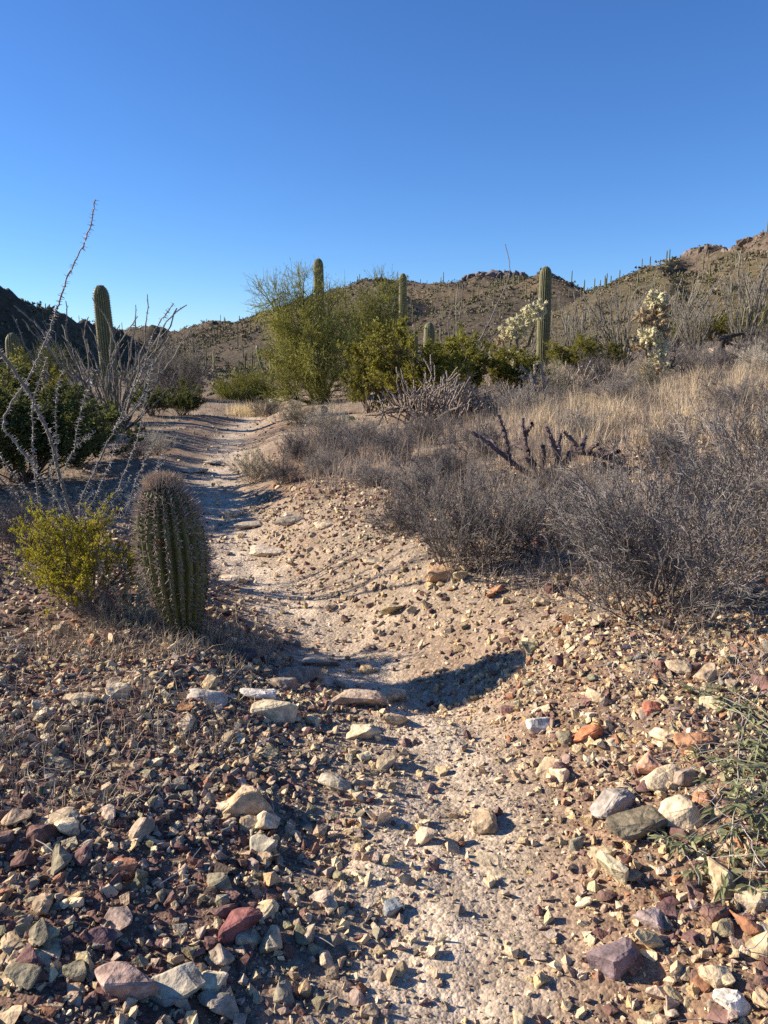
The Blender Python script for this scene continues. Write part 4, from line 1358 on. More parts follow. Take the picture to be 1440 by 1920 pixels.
def front_ocotillo():
    rng = np.random.default_rng(15)
    D0 = 6.0
    base = gpt(152, D0)
    e = empty('ocotillo', (base[0], base[1], base[2]))
    C = [
        # tip depth, radius at base, radius at tip, pixel polyline from tip to base
        (5.6, .019, .006, [(179, 373), (172, 417), (157, 460), (133, 503), (117, 547), (107, 577), (97, 610), (82, 650), (72, 672), (50, 718), (40, 730), (20, 757), (7, 787), (2, 797), (13, 813), (37, 840), (60, 867), (68, 886), (94, 915), (111, 940), (132, 976), (146, 1005)]),
        (5.2, .026, .015, [(-60, 575), (-20, 632), (0, 660), (33, 703), (57, 743), (77, 783), (97, 827), (106, 870), (118, 912), (130, 950), (144, 981), (152, 1010)]),
        (5.8, .012, .006, [(90, 670), (80, 697), (72, 722), (63, 743), (60, 770), (62, 810), (63, 843), (65, 877), (68, 905), (72, 931), (73, 958)]),
        (5.7, .009, .005, [(117, 693), (108, 730), (104, 760), (105, 800), (106, 833), (106, 868)]),
        (5.9, .010, .005, [(175, 710), (160, 743), (150, 780), (143, 810), (142, 837), (130, 860), (118, 885)]),
        (5.9, .007, .004, [(178, 811), (160, 823), (142, 838)]),
        (6.4, .015, .006, [(325, 570), (310, 590), (293, 613), (283, 640), (273, 677), (263, 707), (240, 747), (230, 773), (217, 803), (200, 833), (187, 863), (173, 893), (158, 922), (150, 945), (150, 1005)]),
        (6.3, .009, .005, [(303, 692), (283, 720), (267, 747), (247, 770), (227, 790), (215, 806)]),
        (6.5, .012, .005, [(288, 673), (280, 710), (272, 750), (267, 783), (257, 827), (240, 870), (227, 905), (220, 922), (205, 936), (189, 950), (175, 976), (156, 1008)]),
        (6.2, .010, .005, [(302, 800), (287, 830), (270, 867), (260, 889), (250, 912), (243, 940), (237, 964), (205, 990), (160, 1012)]),
        (5.8, .010, .005, [(217, 827), (208, 863), (196, 891), (184, 919), (175, 940), (163, 962), (154, 1008)]),
        (5.6, .015, .008, [(-40, 800), (0, 851), (14, 872), (33, 903), (47, 922), (64, 943), (95, 970), (148, 1012)]),
        (5.6, .016, .009, [(-40, 850), (0, 896), (19, 919), (47, 948), (71, 964), (94, 985), (148, 1016)]),
        (5.9, .006, .004, [(98, 861), (96, 880), (94, 902), (92, 914)]),
        (5.9, .007, .004, [(111, 899), (100, 919), (99, 940), (98, 960), (125, 985)]),
        (6.2, .008, .004, [(247, 890), (231, 919), (212, 940), (196, 962), (180, 985), (158, 1010)]),
        (6.3, .007, .004, [(307, 848), (293, 879), (275, 905), (250, 935), (220, 968), (162, 1012)]),
        (6.3, .006, .004, [(317, 855), (297, 879), (271, 897), (252, 913)]),
        (5.8, .007, .004, [(176, 921), (165, 935), (153, 953), (150, 985), (152, 1012)]),
        (5.5, .012, .006, [(-30, 950), (0, 965), (30, 975), (70, 990), (140, 1015)]),
    ]
    inv = np.array([base[0], base[1], base[2]])
    for dt, r0, r1, px in C:
        px = np.array(px, float)[::-1]
        s = np.concatenate([[0], np.cumsum(np.hypot(*np.diff(px, axis=0).T))]); s /= s[-1]
        end = D0 if px[0][1] > 990 else D0 + (dt - D0) * .45
        D = end + (dt - end) * s
        P = at(px[:, 0], px[:, 1], D) - inv
        thorn_cane(e, P, r0 * .58, r1 * .62, rng, .024, .0062)
    tag(e, 'thorny bare ocotillo with one tall cane against the sky at left', 'ocotillo', 'ocotillos')


front_ocotillo()

# ------------------------------------------------------------------ ocotillos farther off
def cane_meshes():
    rng = np.random.default_rng(61); out = []
    for i in range(7):
        n = 26; t = np.linspace(0, 1, n)
        b = rng.uniform(.03, .14)
        P = np.stack([b * np.sin(t * np.pi * .9) + .012 * np.cumsum(rng.normal(size=n)) * .5, .012 * np.cumsum(rng.normal(size=n)) * .5, t * 1.0], 1)
        mb = MB()
        tubes(mb, P[None], .0088, .0034, 4, (.105, .098, .075), (.22, .195, .155), prof=1 + .25 * rng.normal(size=(1, n)).clip(-1, 1))
        if i % 2 == 0:
            p, d, l = spawn(rng, P[None], .3, 2, .6, .85, .25, .5, .5, 1.)
            tubes(mb, polylines(rng, p, d, l, 4, .1, .1), .0036, .0018, 3, (.21, .19, .165))
        m = 120
        q = rng.uniform(0, n - 1.01, m); k = q.astype(int); B = P[k]
        d = nrm(rng.normal(size=(m, 3)))
        tubes(mb, np.stack([B, B + d * .014], 1), .0014, .0004, 3, (.34, .31, .28))
        me = mb.mesh('cane'); me.materials.append(M_BARK); out.append(me)
    return out


CANES = cane_meshes()


def ocotillo(u, D, vtop, n, spread, label, seed, leanx=0., tint=1.):
    rng = np.random.default_rng(seed)
    p = gpt(u, D); H = top_z(vtop, D) - p[2]
    e = empty('ocotillo', p)
    for i in range(n):
        a = rng.uniform(0, 6.28); s = math.sqrt(rng.uniform(.02, 1)) * spread
        d = Vector((math.cos(a) * s + leanx, math.sin(a) * s, 1)).normalized()
        o = link('cane', CANES[int(rng.integers(len(CANES)))], e)
        L = H * rng.uniform(.6, 1.0) / (.45 + .55 * d.z)
        o.scale = (L,) * 3
        q = d.to_track_quat('Z', 'Y') @ Matrix.Rotation(rng.uniform(0, 6.28), 4, 'Z').to_quaternion()
        # bend outwards: the cane's own bow turned to the outside
        o.rotation_euler = q.to_euler()
        o.location = (math.cos(a) * .06, math.sin(a) * .06, -.03)
    tag(e, label, 'ocotillo', 'ocotillos')


ocotillo(218, 14.8, 545, 44, .75, 'wide fan of ocotillo canes around the tall left saguaro', 1)
ocotillo(1092, 23.5, 532, 28, .45, 'ocotillo just right of the tall right saguaro', 2)
ocotillo(1168, 24.5, 520, 50, .65, 'dense ocotillo left of the tall pale cholla', 3, -.1)
ocotillo(1250, 30, 500, 38, .6, 'ocotillo behind and right of the tall pale cholla', 4, .25)
ocotillo(1302, 26.5, 545, 62, .5, 'densest upright ocotillo left of the bent stump', 5)
ocotillo(1396, 25, 452, 32, .38, 'tallest ocotillo near the right edge', 6)
ocotillo(1050, 36, 560, 20, .5, 'faint ocotillo behind the tall right saguaro', 7)
ocotillo(1445, 33, 480, 22, .5, 'ocotillo cut off by the right photo edge', 8)
ocotillo(985, 40, 575, 14, .5, 'faint ocotillo behind the round pale cholla', 9)
ocotillo(1215, 42, 540, 20, .5, 'far ocotillo glimpsed left of the densest one', 10)
ocotillo(455, 26, 715, 9, .5, 'small bare ocotillo in the pale olive bush', 11)


def wand_ocotillo():
    D = 18.0
    base = gpt(866, D); e = empty('ocotillo', base); rng = np.random.default_rng(4)
    for px in ([(868, 730), (868, 699), (890, 654), (918, 604), (932, 571), (948, 538), (956, 513), (955, 488), (947, 458)],
               [(868, 730), (875, 690), (905, 655), (930, 628), (945, 612)],
               [(860, 730), (851, 690), (848, 650), (841, 625), (840, 600), (848, 575)],
               [(862, 730), (853, 680), (856, 620), (855, 570), (858, 540)],
               [(862, 730), (855, 670), (860, 610), (866, 570), (868, 532)],
               [(856, 735), (830, 680), (826, 640), (824, 610), (818, 586)],
               [(868, 730), (890, 670), (905, 630), (920, 590), (925, 575)]):
        px = np.array(px, float); P = at(px[:, 0], px[:, 1], D + np.linspace(0, rng.uniform(-.4, .4), len(px))) - base
        thorn_cane(e, P, .019, .008, rng, .02, .03, (.22, .19, .165), (.36, .33, .30))
    tag(e, 'sparse ocotillo with one long wand rising above the centre hill', 'ocotillo', 'ocotillos')


wand_ocotillo()

# ------------------------------------------------------------------ pale chollas
def joint(mb, ms, rng, p, d, L, R, col, spine):
    """one spiny cholla joint"""
    t = np.linspace(0, 1, 6)
    P = p + d * (L * t)[:, None]
    tubes(mb, P[None], R, R, 6, col, prof=np.sqrt(np.clip(1 - (2 * t[None] - 1) ** 2, .08, 1)))
    m = 24
    q = rng.uniform(0, 1, m)[:, None]; nn = rng.normal(size=(m, 3)); nn = nrm(nn - (nn @ d)[:, None] * d)
    B = p + d * L * q + nn * R * .8
    D = nrm(nn + .5 * rng.normal(size=(m, 3)))
    tubes(ms, np.stack([B, B + D * .035], 1), .005, .0012, 3, np.array(spine) * rng.uniform(.8, 1.15, (m, 1)))


def pale_cholla(label, loc, clusters, trunk, seed):
    """clusters: (offset xyz, radius, joints); trunk: list of polylines"""
    rng = np.random.default_rng(seed); e = empty('cholla', loc)
    mt, mj, ms = MB(), MB(), MB()
    for poly, r0, r1 in trunk:
        Q = smooth_line(np.array(poly, float), 14)
        tubes(mt, Q[None], r0, r1, 7, (.11, .085, .065), (.20, .16, .11), prof=1 + .2 * rng.normal(size=(1, 14)).clip(-1, 1))
    for (o, r, n, pale) in clusters:
        o = np.array(o)
        for _ in range(int(n * 1.7)):
            v = nrm(rng.normal(size=3)) * np.array([1, 1, .75])
            p = o + v * r * rng.uniform(.25, .85); d = nrm(v + .6 * rng.normal(size=3) + np.array([0, 0, .25]))
            c = np.array([.50, .46, .26]) if pale else np.array([.28, .21, .12])
            joint(mj, ms, rng, p, d, rng.uniform(.08, .17), rng.uniform(.022, .032), c * rng.uniform(.8, 1.1), (.84, .77, .53) if pale else (.58, .45, .27))
    mt.build('trunk', M_BARK, e, True); mj.build('joints', M_CACTUS, e, True)['kind'] = 'stuff'
    o = ms.build('spines', M_SPINE, e); o['kind'] = 'stuff'
    tag(e, label, 'cactus', 'pale chollas')


D = 19.0; b = gpt(968, D)
w = D / FPX
pale_cholla('round headed pale cholla in front of the tall right saguaro', b,
            [((0 * w, 0, top_z(612, D) - b[2]), .33, 46, True), ((-12 * w, .1, top_z(628, D) - b[2]), .30, 30, True), ((26 * w, 0, top_z(590, D) - b[2]), .30, 40, True), ((38 * w, 0, top_z(578, D) - b[2]), .2, 18, True),
             ((-5 * w, -.2, top_z(672, D) - b[2]), .28, 30, True), ((-30 * w, 0, top_z(640, D) - b[2]), .14, 8, False)],
            [([(0, 0, -.05), (.02, 0, .5), (-.02, 0, 1.1)], .05, .04), ([(-.0, 0, .6), (.3, .1, 1.0), (.4, 0, 1.4)], .035, .025), ([(0, 0, .5), (-.3, 0, .8), (-.36, 0, 1.05)], .03, .02)], 5)
D = 15.2; b = gpt(1216, D); w = D / FPX
pale_cholla('tall ragged pale cholla among grey shrubs on the right', b,
            [((2 * w, 0, top_z(562, D) - b[2]), .22, 34, True), ((10 * w, 0, top_z(590, D) - b[2]), .16, 14, False), ((-18 * w, 0, top_z(592, D) - b[2]), .13, 10, False), ((4 * w, 0, top_z(612, D) - b[2]), .22, 22, False),
             ((18 * w, 0, top_z(622, D) - b[2]), .14, 10, False), ((-8 * w, -.1, top_z(632, D) - b[2]), .24, 30, True), ((14 * w, 0, top_z(645, D) - b[2]), .16, 14, True), ((-18 * w, 0, top_z(650, D) - b[2]), .12, 8, False), ((14 * w, -.1, top_z(672, D) - b[2]), .2, 22, True), ((0 * w, -.1, top_z(695, D) - b[2]), .2, 20, False)],
            [([(0, 0, -.05), (-.05, 0, .4), (-.06, 0, .8), (.03, 0, 1.3), (.0, 0, 1.75)], .055, .03), ([(-.05, 0, .9), (-.2, 0, 1.15), (-.24, 0, 1.3)], .025, .018)], 6)
D = 30.0; b = gpt(1436, D)
pale_cholla('small pale cholla at the right edge behind the stump', b, [((0, 0, .7), .3, 30, True), ((.1, 0, .4), .25, 16, True)], [([(0, 0, -.05), (0, 0, .6)], .04, .03)], 7)


# ------------------------------------------------------------------ dead chollas
def knobby(mb, rng, P, r0, r1, c0, c1, k=6, n=None):
    P = np.asarray(P, float); L = np.linalg.norm(np.diff(P, axis=0), axis=1).sum()
    n = n or max(8, int(L / (r0 * 1.1)))
    Q = smooth_line(P, n) + r0 * .18 * rng.normal(size=(n, 3))
    tubes(mb, Q[None], r0, r1, k, np.array(c0)[None], np.array(c1), prof=1 + .28 * np.where(np.arange(n) % 2, 1, -1)[None] * rng.uniform(.3, 1, (1, n)))
    return Q


def cholla_skeleton():
    rng = np.random.default_rng(12); D = 13.0
    b = gpt(800, D); e = empty('dead_cholla', b)
    for i in range(80):
        x0 = rng.normal(.05, .36); y0 = rng.normal(0, .25)
        s = rng.uniform(-.35, .45) + x0 * .45
        L = rng.uniform(.45, 1.05) * (1.1 - .5 * min(abs(x0), 1))
        d = nrm(np.array([s * 1.5 + rng.normal(0, .25), rng.normal(0, .35), 1.]))
        P = polylines(rng, np.array([[x0, y0, 0.]]), d[None], L, 5, .3, .05)[0]
        mb = MB(); tone = rng.uniform(.7, 1.2)
        Q = knobby(mb, rng, P, rng.uniform(.011, .02), .010, np.array([.14, .108, .08]) * tone, np.array([.29, .235, .19]) * tone, 5)
        if rng.uniform() < .6:
            p, dd, l = spawn(rng, P[None], L, 2, .4, .95, .5, 1.0, .2, .4)
            for q in polylines(rng, p, dd, l, 3, .2, .1): knobby(mb, rng, q, .014, .011, np.array([.26, .21, .17]) * tone, np.array([.36, .30, .25]) * tone, 5)
        mb.build('stem', M_BARK, e)
    for (ax, az, L) in ((-2.7, .18, .8), (-2.9, .1, .6), (-2.5, .02, .7)):
        mb = MB(); d = np.array([math.cos(ax), math.sin(ax) * .4, az])
        P = polylines(rng, np.array([[-.35, -.1, .25]]), nrm(d)[None], L, 5, .18, -.05)[0]
        knobby(mb, rng, P, .02, .009, (.10, .08, .07), (.13, .10, .085), 5); mb.build('stem', M_BARK, e)
    tag(e, 'thicket of grey knobby dead cholla stems below the creosote', 'cactus', 'dead chollas')


cholla_skeleton()


def purple_cholla():
    rng = np.random.default_rng(13); D = 7.6
    b = gpt(1006, D); e = empty('dead_cholla', b)
    S_ = [[(1006, 915), (1003, 880), (988, 845), (981, 812), (979, 786)], [(984, 816), (990, 803), (998, 793)], [(990, 845), (975, 835), (962, 833)],
          [(1003, 895), (985, 885), (967, 874), (950, 860), (931, 842), (905, 823), (885, 812)], [(960, 872), (953, 855), (949, 823), (941, 797), (936, 778)],
          [(1008, 905), (1030, 885), (1044, 874), (1049, 859), (1037, 828), (1024, 800)], [(1048, 866), (1047, 840), (1051, 812)], [(1044, 876), (1060, 869), (1078, 855), (1088, 846), (1080, 833), (1060, 811)],
          [(1085, 848), (1102, 848), (1121, 853), (1142, 861), (1168, 872)], [(1088, 846), (1093, 832), (1097, 820)], [(1008, 905), (1040, 890), (1080, 880), (1120, 876)], [(1006, 900), (1000, 880), (994, 868), (985, 858)],
          [(1050, 850), (1040, 838), (1030, 832)], [(1010, 905), (985, 900), (960, 895), (940, 880)], [(1044, 874), (1070, 885), (1100, 895), (1140, 890)], [(1100, 850), (1110, 838), (1122, 832)], [(1020, 890), (1015, 870), (1022, 850), (1018, 835)], [(1060, 869), (1066, 850), (1072, 838)], [(1130, 857), (1150, 850), (1160, 846)], [(1090, 880), (1120, 868), (1150, 880)], [(930, 842), (925, 830), (915, 826)], [(1121, 853), (1128, 845), (1130, 838)]]
    for px in S_:
        px = np.array(px, float); P = at(px[:, 0], px[:, 1], D + np.linspace(0, rng.uniform(-.25, .25), len(px))) - b
        mb = MB(); Q = knobby(mb, rng, P, .029, .019, (.085, .06, .056), (.145, .105, .098), 7)
        st = mb.build('stem', M_BARK, e)
        ms = MB(); m = len(Q) * 14; i = rng.integers(0, len(Q), m); d = nrm(rng.normal(size=(m, 3)))
        tubes(ms, np.stack([Q[i] + d * .02, Q[i] + d * .042], 1), .0022, .0008, 3, np.array([.50, .40, .37]) * rng.uniform(.7, 1.1, (m, 1)))
        o = ms.build('spines', M_SPINE, st); o['kind'] = 'stuff'
    tag(e, 'purple brown branching cholla sprawling in the grey shrubs', 'cactus', 'dead chollas')


purple_cholla()


def small_dead_chollas():
    rng = np.random.default_rng(14)
    D = 15.0; b = gpt(1012, D); e = empty('dead_cholla', b)
    for px in ([(1003, 740), (1004, 715), (1003, 690), (1003, 678)], [(1003, 680), (1012, 676), (1016, 682)], [(1024, 745), (1020, 715), (1016, 690), (1014, 678)], [(1010, 715), (990, 705), (972, 702)], [(1012, 730), (1025, 715), (1030, 705)], [(1004, 705), (985, 690), (975, 682)]):
        px = np.array(px, float); P = at(px[:, 0], px[:, 1], D) - b
        mb = MB(); knobby(mb, rng, P + np.array([0, 0, -.05]), .026, .022, (.20, .15, .13), (.30, .24, .21), 6); mb.build('stem', M_BARK, e)
    tag(e, 'small dead cholla with stubby brown arms below the right saguaro', 'cactus', 'dead chollas')
    D = 16.2; b = gpt(1090, D); e = empty('dead_cholla', b)
    for i in range(16):
        P = polylines(rng, np.array([[rng.normal(0, .2), rng.normal(0, .15), 0.]]), nrm(np.array([[rng.uniform(.1, 1.2), rng.normal(0, .3), .8]])), rng.uniform(.4, .8), 5, .22, .05)[0]
        mb = MB(); knobby(mb, rng, P, .02, .014, (.17, .13, .11), (.31, .26, .22), 5); mb.build('stem', M_BARK, e)
    tag(e, 'leaning grey dead cholla tangle left of the tall pale cholla', 'cactus', 'dead chollas')
    D = 15.6; b = gpt(1242, D); e = empty('dead_cholla', b)
    for i in range(16):
        a = rng.uniform(-.6, 2.2)
        P = polylines(rng, np.array([[rng.normal(0, .1), 0, .35]]), np.array([[math.cos(a), rng.normal(0, .3), math.sin(a) * .5 + .15]]), rng.uniform(.3, .65), 6, .35, .03)[0]
        mb = MB(); knobby(mb, rng, P, .018, .012, (.09, .075, .07), (.16, .13, .12), 5); mb.build('stem', M_BARK, e)
    tag(e, 'dark twisted dead cholla clinging to the tall pale cholla', 'cactus', 'dead chollas')


small_dead_chollas()


def bent_stump():
    rng = np.random.default_rng(19); D = 21.0
    b = gpt(1354, D); e = empty('bent_stump', b)
    off = at(1352, 690, D) - b
    mb = MB()
    px = np.array([(1358, 682), (1354, 668), (1352, 655), (1353, 643), (1357, 633), (1368, 630), (1380, 628), (1398, 624)], float)
    P = at(px[:, 0], px[:, 1], D) - b; P = np.concatenate([[[P[0][0], 0, -.1]], P])
    Q = smooth_line(P, 30)
    tubes(mb, Q[None], .13, .035, 9, (.075, .058, .045), (.06, .05, .04), prof=1 + .14 * rng.normal(size=(1, 30)).clip(-1, 1))
    mb.build('trunk', M_BARK, e, True)
    mb = MB(); px = np.array([(1354, 642), (1348, 624), (1340, 622), (1338, 634)], float); P = at(px[:, 0], px[:, 1], D) - b
    tubes(mb, smooth_line(P, 12)[None], .05, .03, 7, (.07, .055, .045), prof=1 + .2 * rng.normal(size=(1, 12)).clip(-1, 1)); mb.build('branch', M_BARK, e, True)
    for px in ([(1360, 668), (1385, 672), (1410, 680), (1435, 690)], [(1362, 672), (1390, 684), (1420, 695)], [(1360, 640), (1385, 652), (1415, 668), (1445, 676)], [(1362, 645), (1395, 650), (1430, 655), (1450, 662)], [(1362, 660), (1400, 676), (1440, 700)]):
        px = np.array(px, float); P = at(px[:, 0], px[:, 1], D - rng.uniform(0, .6)) - b
        mb = MB(); tubes(mb, smooth_line(P, 12)[None], .03, .012, 5, (.075, .06, .05)); mb.build('branch', M_BARK, e, True)
    tag(e, 'dark bent dead trunk with sprawling branches above the pale boulder', 'stump')
    me = rock_mesh(np.random.default_rng(5), 14, .15, 2, .05, (1, .8, .8), 'rock')
    o = link('rock', me); p = gpt(1350, 20.6); o.location = (p[0], p[1], p[2] + .2); o.scale = (.34, .32, .36); o.color = (.45, .33, .25, 1)
    tag(o, 'pale pinkish boulder at the foot of the bent dead trunk', 'rock')


bent_stump()

# ------------------------------------------------------------------ prickly pear
def prickly_pear(name_label, u, D, pads, seed):
    rng = np.random.default_rng(seed); b = gpt(u, D); e = empty('prickly_pear', b)
    for (uu, vv, r, tilt, col) in pads:
        bm = bmesh.new(); bmesh.ops.create_uvsphere(bm, u_segments=14, v_segments=9, radius=1)
        V = np.array([v.co[:] for v in bm.verts]); bmesh.ops.triangulate(bm, faces=bm.faces[:]); bm.verts.index_update()
        F = np.array([[v.index for v in f.verts] for f in bm.faces]); bm.free()
        V = V * np.array([.78, .14, 1.]); V[:, 0] *= 1 + .18 * V[:, 2]
        c, s_ = math.cos(tilt), math.sin(tilt)
        V = np.stack([V[:, 0] * c + V[:, 2] * s_, V[:, 1], -V[:, 0] * s_ + V[:, 2] * c], 1) * r
        yaw = rng.uniform(-.6, .6); V = np.stack([V[:, 0] * math.cos(yaw) - V[:, 1] * math.sin(yaw), V[:, 0] * math.sin(yaw) + V[:, 1] * math.cos(yaw), V[:, 2]], 1)
        o = at(uu, vv, D) - b
        mb = MB(); mb.add(V + o, F, col); mb.build('pad', M_CACTUS, e, True)
    tag(e, name_label, 'cactus', 'prickly pears')


G_, Y_, K_ = (.22, .25, .10), (.50, .46, .22), (.07, .075, .04)
prickly_pear('prickly pear with pale and dark pads at the foot of the green tree', 606, 16.5,
             [(594, 790, .10, -.3, (.33, .31, .22)), (607, 787, .12, .1, K_), (621, 789, .11, .2, (.42, .38, .22)), (612, 806, .09, -.5, Y_), (620, 812, .10, .8, Y_), (600, 800, .10, .3, K_), (608, 770, .10, 0, K_), (630, 795, .08, .5, (.3, .3, .17))], 1)
prickly_pear('single green prickly pear pad right of the pale padded one', 660, 15.0, [(659, 789, .10, .1, (.13, .19, .05)), (657, 806, .09, -.2, (.12, .16, .05))], 2)
prickly_pear('whitish prickly pear pads below the armed saguaro', 512, 24.0, [(509, 754, .11, -.3, (.6, .56, .42)), (515, 752, .11, .35, (.6, .56, .42)), (512, 766, .12, 0, (.3, .3, .18))], 3)

# ------------------------------------------------------------------ weathered plank
def plank():
    a = at(213, 838, 11.4); c = at(244, 826, 12.0)
    mid = (a + c) / 2; z = float(ground_h(mid[0], mid[1]))
    d = c - a; L = np.linalg.norm(d)
    bm = bmesh.new(); bmesh.ops.create_cube(bm, size=1)
    for v in bm.verts:
        v.co.x *= L * 1.05; v.co.y *= .10 * (1 - .25 * (v.co.x > 0)); v.co.z *= .05
        if v.co.x > 0 and v.co.y > 0: v.co.x *= .86
    bmesh.ops.bevel(bm, geom=bm.edges[:], offset=.008, segments=1, affect='EDGES')
    me = bpy.data.meshes.new('plank'); bm.to_mesh(me); bm.free(); me.materials.append(M_STONE)
    o = link('weathered_plank', me); o.location = (mid[0], mid[1], z + .07); o.color = (.60, .50, .38, 1)
    o.rotation_euler = (0.1, -.12, math.atan2(d[1], d[0]))
    tag(o, 'pale weathered plank lying left of the path', 'plank')


plank()

# ------------------------------------------------------------------ grass and weeds
def blades(mb, rng, x, y, h, col, lean=.35, w=.0022, z=None, curl=.5):
    n = len(x)
    z = ground_h(x, y) - .005 if z is None else z
    P = np.stack([x, y, z], 1)
    a = rng.uniform(0, 6.28, n); s = np.abs(rng.normal(0, lean, n))
    d = nrm(np.stack([np.cos(a) * s, np.sin(a) * s, np.ones(n)], 1))
    m = P + d * (h * .55)[:, None]
    d2 = nrm(d + curl * np.stack([np.cos(a) * s, np.sin(a) * s, -.3 * np.ones(n) * s], 1) + .15 * rng.normal(size=(n, 3)))
    t = m + d2 * (h * .5)[:, None]
    b = rng.uniform(0, 6.28, n); W = np.stack([np.cos(b), np.sin(b), np.zeros(n)], 1) * np.broadcast_to(w, (n,))[:, None]
    V = np.stack([P - W, P + W, m - W * .8, m + W * .8, t], 1)
    i = np.arange(n)[:, None] * 5
    F = np.concatenate([i + np.array([[0, 1, 3]]), i + np.array([[0, 3, 2]]), i + np.array([[2, 3, 4]])])
    C = np.asarray(col, float) * rng.uniform(.7, 1.25, (n, 1))
    mb.add(V.reshape(-1, 3), F, np.repeat(C, 5, 0))


def tufts(rng, n, x0, x1, y0, y1, per, rad, dens):
    cx = rng.uniform(x0, x1, n); cy = rng.uniform(y0, y1, n)
    k = rng.uniform(size=n) < dens(cx, cy); cx, cy = cx[k], cy[k]
    x = np.repeat(cx, per) + rng.normal(0, rad, len(cx) * per); y = np.repeat(cy, per) + rng.normal(0, rad, len(cy) * per)
    hh = np.repeat(rng.uniform(.6, 1.2, len(cx)), per)
    return x, y, hh


def grasses():
    rng = np.random.default_rng(55)
    mb = MB()
    # golden grass on the right slope
    def patch(x, y): return (np.array([.49, .40, .29]) * (1 + .55 * fbm(x / 1.1, y / 1.1, 14, 3))[:, None])
    x, y, hh = tufts(rng, 1500, 1.0, 9.0, 8.6, 16.5, 20, .08, lambda a, b: ss(.9, 2.0, a - .12 * (b - 9)) * np.clip(.6 + 1.3 * fbm(a / 1.0, b / 1.0, 4, 2), .08, 1) * (1 - .6 * ss(13, 16, b)))
    blades(mb, rng, x, y, hh * rng.uniform(.12, .4, len(x)), patch(x, y), .6, .0032, curl=.8)
    # tall straw tussocks
    x, y, hh = tufts(rng, 130, 1.4, 8.0, 8.0, 15, 36, .06, lambda a, b: ss(.9, 2.0, a - .12 * (b - 9)))
    blades(mb, rng, x, y, hh * rng.uniform(.25, .5, len(x)), (.54, .43, .28), .4, .004, curl=.6)
    # thinner tan grass on the bank above the path
    x, y, hh = tufts(rng, 1000, -1.9, 2.2, 6.4, 12.5, 18, .09, lambda a, b: ss(.75, 1.25, a - trail_x(b) - .25 * np.clip(8 - b, 0, 2)) * np.clip(.6 + 1.2 * fbm(a, b, 5, 2), .1, 1))
    blades(mb, rng, x, y, hh * rng.uniform(.12, .4, len(x)), patch(x, y) * np.array([.72, .72, .78]), .6, .0028, curl=.9)
    # beyond
    x, y, hh = tufts(rng, 900, -1, 14, 15, 30, 14, .14, lambda a, b: ss(1.5, 4, a - trail_x(b)) * .8)
    blades(mb, rng, x, y, hh * rng.uniform(.2, .45, len(x)), patch(x, y) * .9, .45, .006)
    # blond clump at the far end of the path
    p = gpt(472, 21)
    x, y, hh = tufts(rng, 34, p[0] - .5, p[0] + .6, 20.3, 21.8, 30, .1, lambda a, b: np.ones_like(a))
    blades(mb, rng, x, y, hh * rng.uniform(.2, .42, len(x)), (.68, .55, .33), .35, .005)
    o = mb.build('dry_grass', M_GRASS)
    tag(o, 'golden and tan dry grass over the right slope', 'grass', kind='stuff')
    # grey brown weeds: around the barrel cactus, the left slope and the right bank
    mb = MB()
    p = gpt(300, 4.15)
    x, y, hh = tufts(rng, 150, -1.75, -.7, 3.6, 4.5, 18, .06, lambda a, b: np.ones_like(a))
    blades(mb, rng, x, y, hh * rng.uniform(.05, .15, len(x)), (.42, .33, .22), .8, .0014, curl=1.)
    x, y, hh = tufts(rng, 330, -2.6, -.6, 2.2, 4.2, 16, .06, lambda a, b: ss(.5, .95, trail_x(b) - a - .12 * (3.2 - b)) * ss(-.25, .15, fbm(a / .5, b / .5, 21, 2)) )
    blades(mb, rng, x, y, hh * rng.uniform(.05, .17, len(x)), (.42, .34, .24), 1.0, .0013, curl=1.2)
    x, y, hh = tufts(rng, 260, .9, 2.9, 2.4, 4.6, 16, .07, lambda a, b: ss(.9, 1.5, a - trail_x(b)) * .8)
    blades(mb, rng, x, y, hh * rng.uniform(.06, .22, len(x)), (.35, .28, .21), 1.1, .001, curl=1.2)
    x, y, hh = tufts(rng, 620, .0, 4.2, 4.2, 7.8, 18, .09, lambda a, b: ss(.95, 1.5, a - trail_x(b)) * .9)
    blades(mb, rng, x, y, hh * rng.uniform(.1, .34, len(x)), (.34, .28, .225), .8, .0016, curl=.9)
    x, y, hh = tufts(rng, 300, -5, -1.5, 4.6, 11, 16, .09, lambda a, b: ss(.8, 1.5, trail_x(b) - a) * .7)
    blades(mb, rng, x, y, hh * rng.uniform(.08, .3, len(x)), (.27, .21, .16), .8, .0016, curl=.9)
    x, y, hh = tufts(rng, 420, -9, -3, 10, 24, 14, .14, lambda a, b: ss(.9, 2, trail_x(b) - a) * .7)
    blades(mb, rng, x, y, hh * rng.uniform(.1, .34, len(x)), (.33, .28, .19), .6, .003)
    n = 260
    xx = rng.uniform(-2.4, 2.6, n); yy = rng.uniform(1.5, 5.0, n); k = np.abs(xx - trail_x(yy)) > .35; xx, yy = xx[k], yy[k]
    aa = rng.uniform(0, 6.28, len(xx)); P0 = np.stack([xx, yy, ground_h(xx, yy) + rng.uniform(.012, .03, len(xx))], 1)
    tubes(mb, polylines(rng, P0, np.stack([np.cos(aa), np.sin(aa), rng.normal(.0, .12, len(xx))], 1), rng.uniform(.05, .2, len(xx)), 4, .15, 0), .0016, .0008, 3, np.array([.40, .35, .30]) * rng.uniform(.6, 1.2, (len(xx), 1)))
    o = mb.build('dry_weeds', M_TWIG)
    tag(o, 'wispy dry weeds and twigs on the stony slopes', 'weeds', kind='stuff')


grasses()

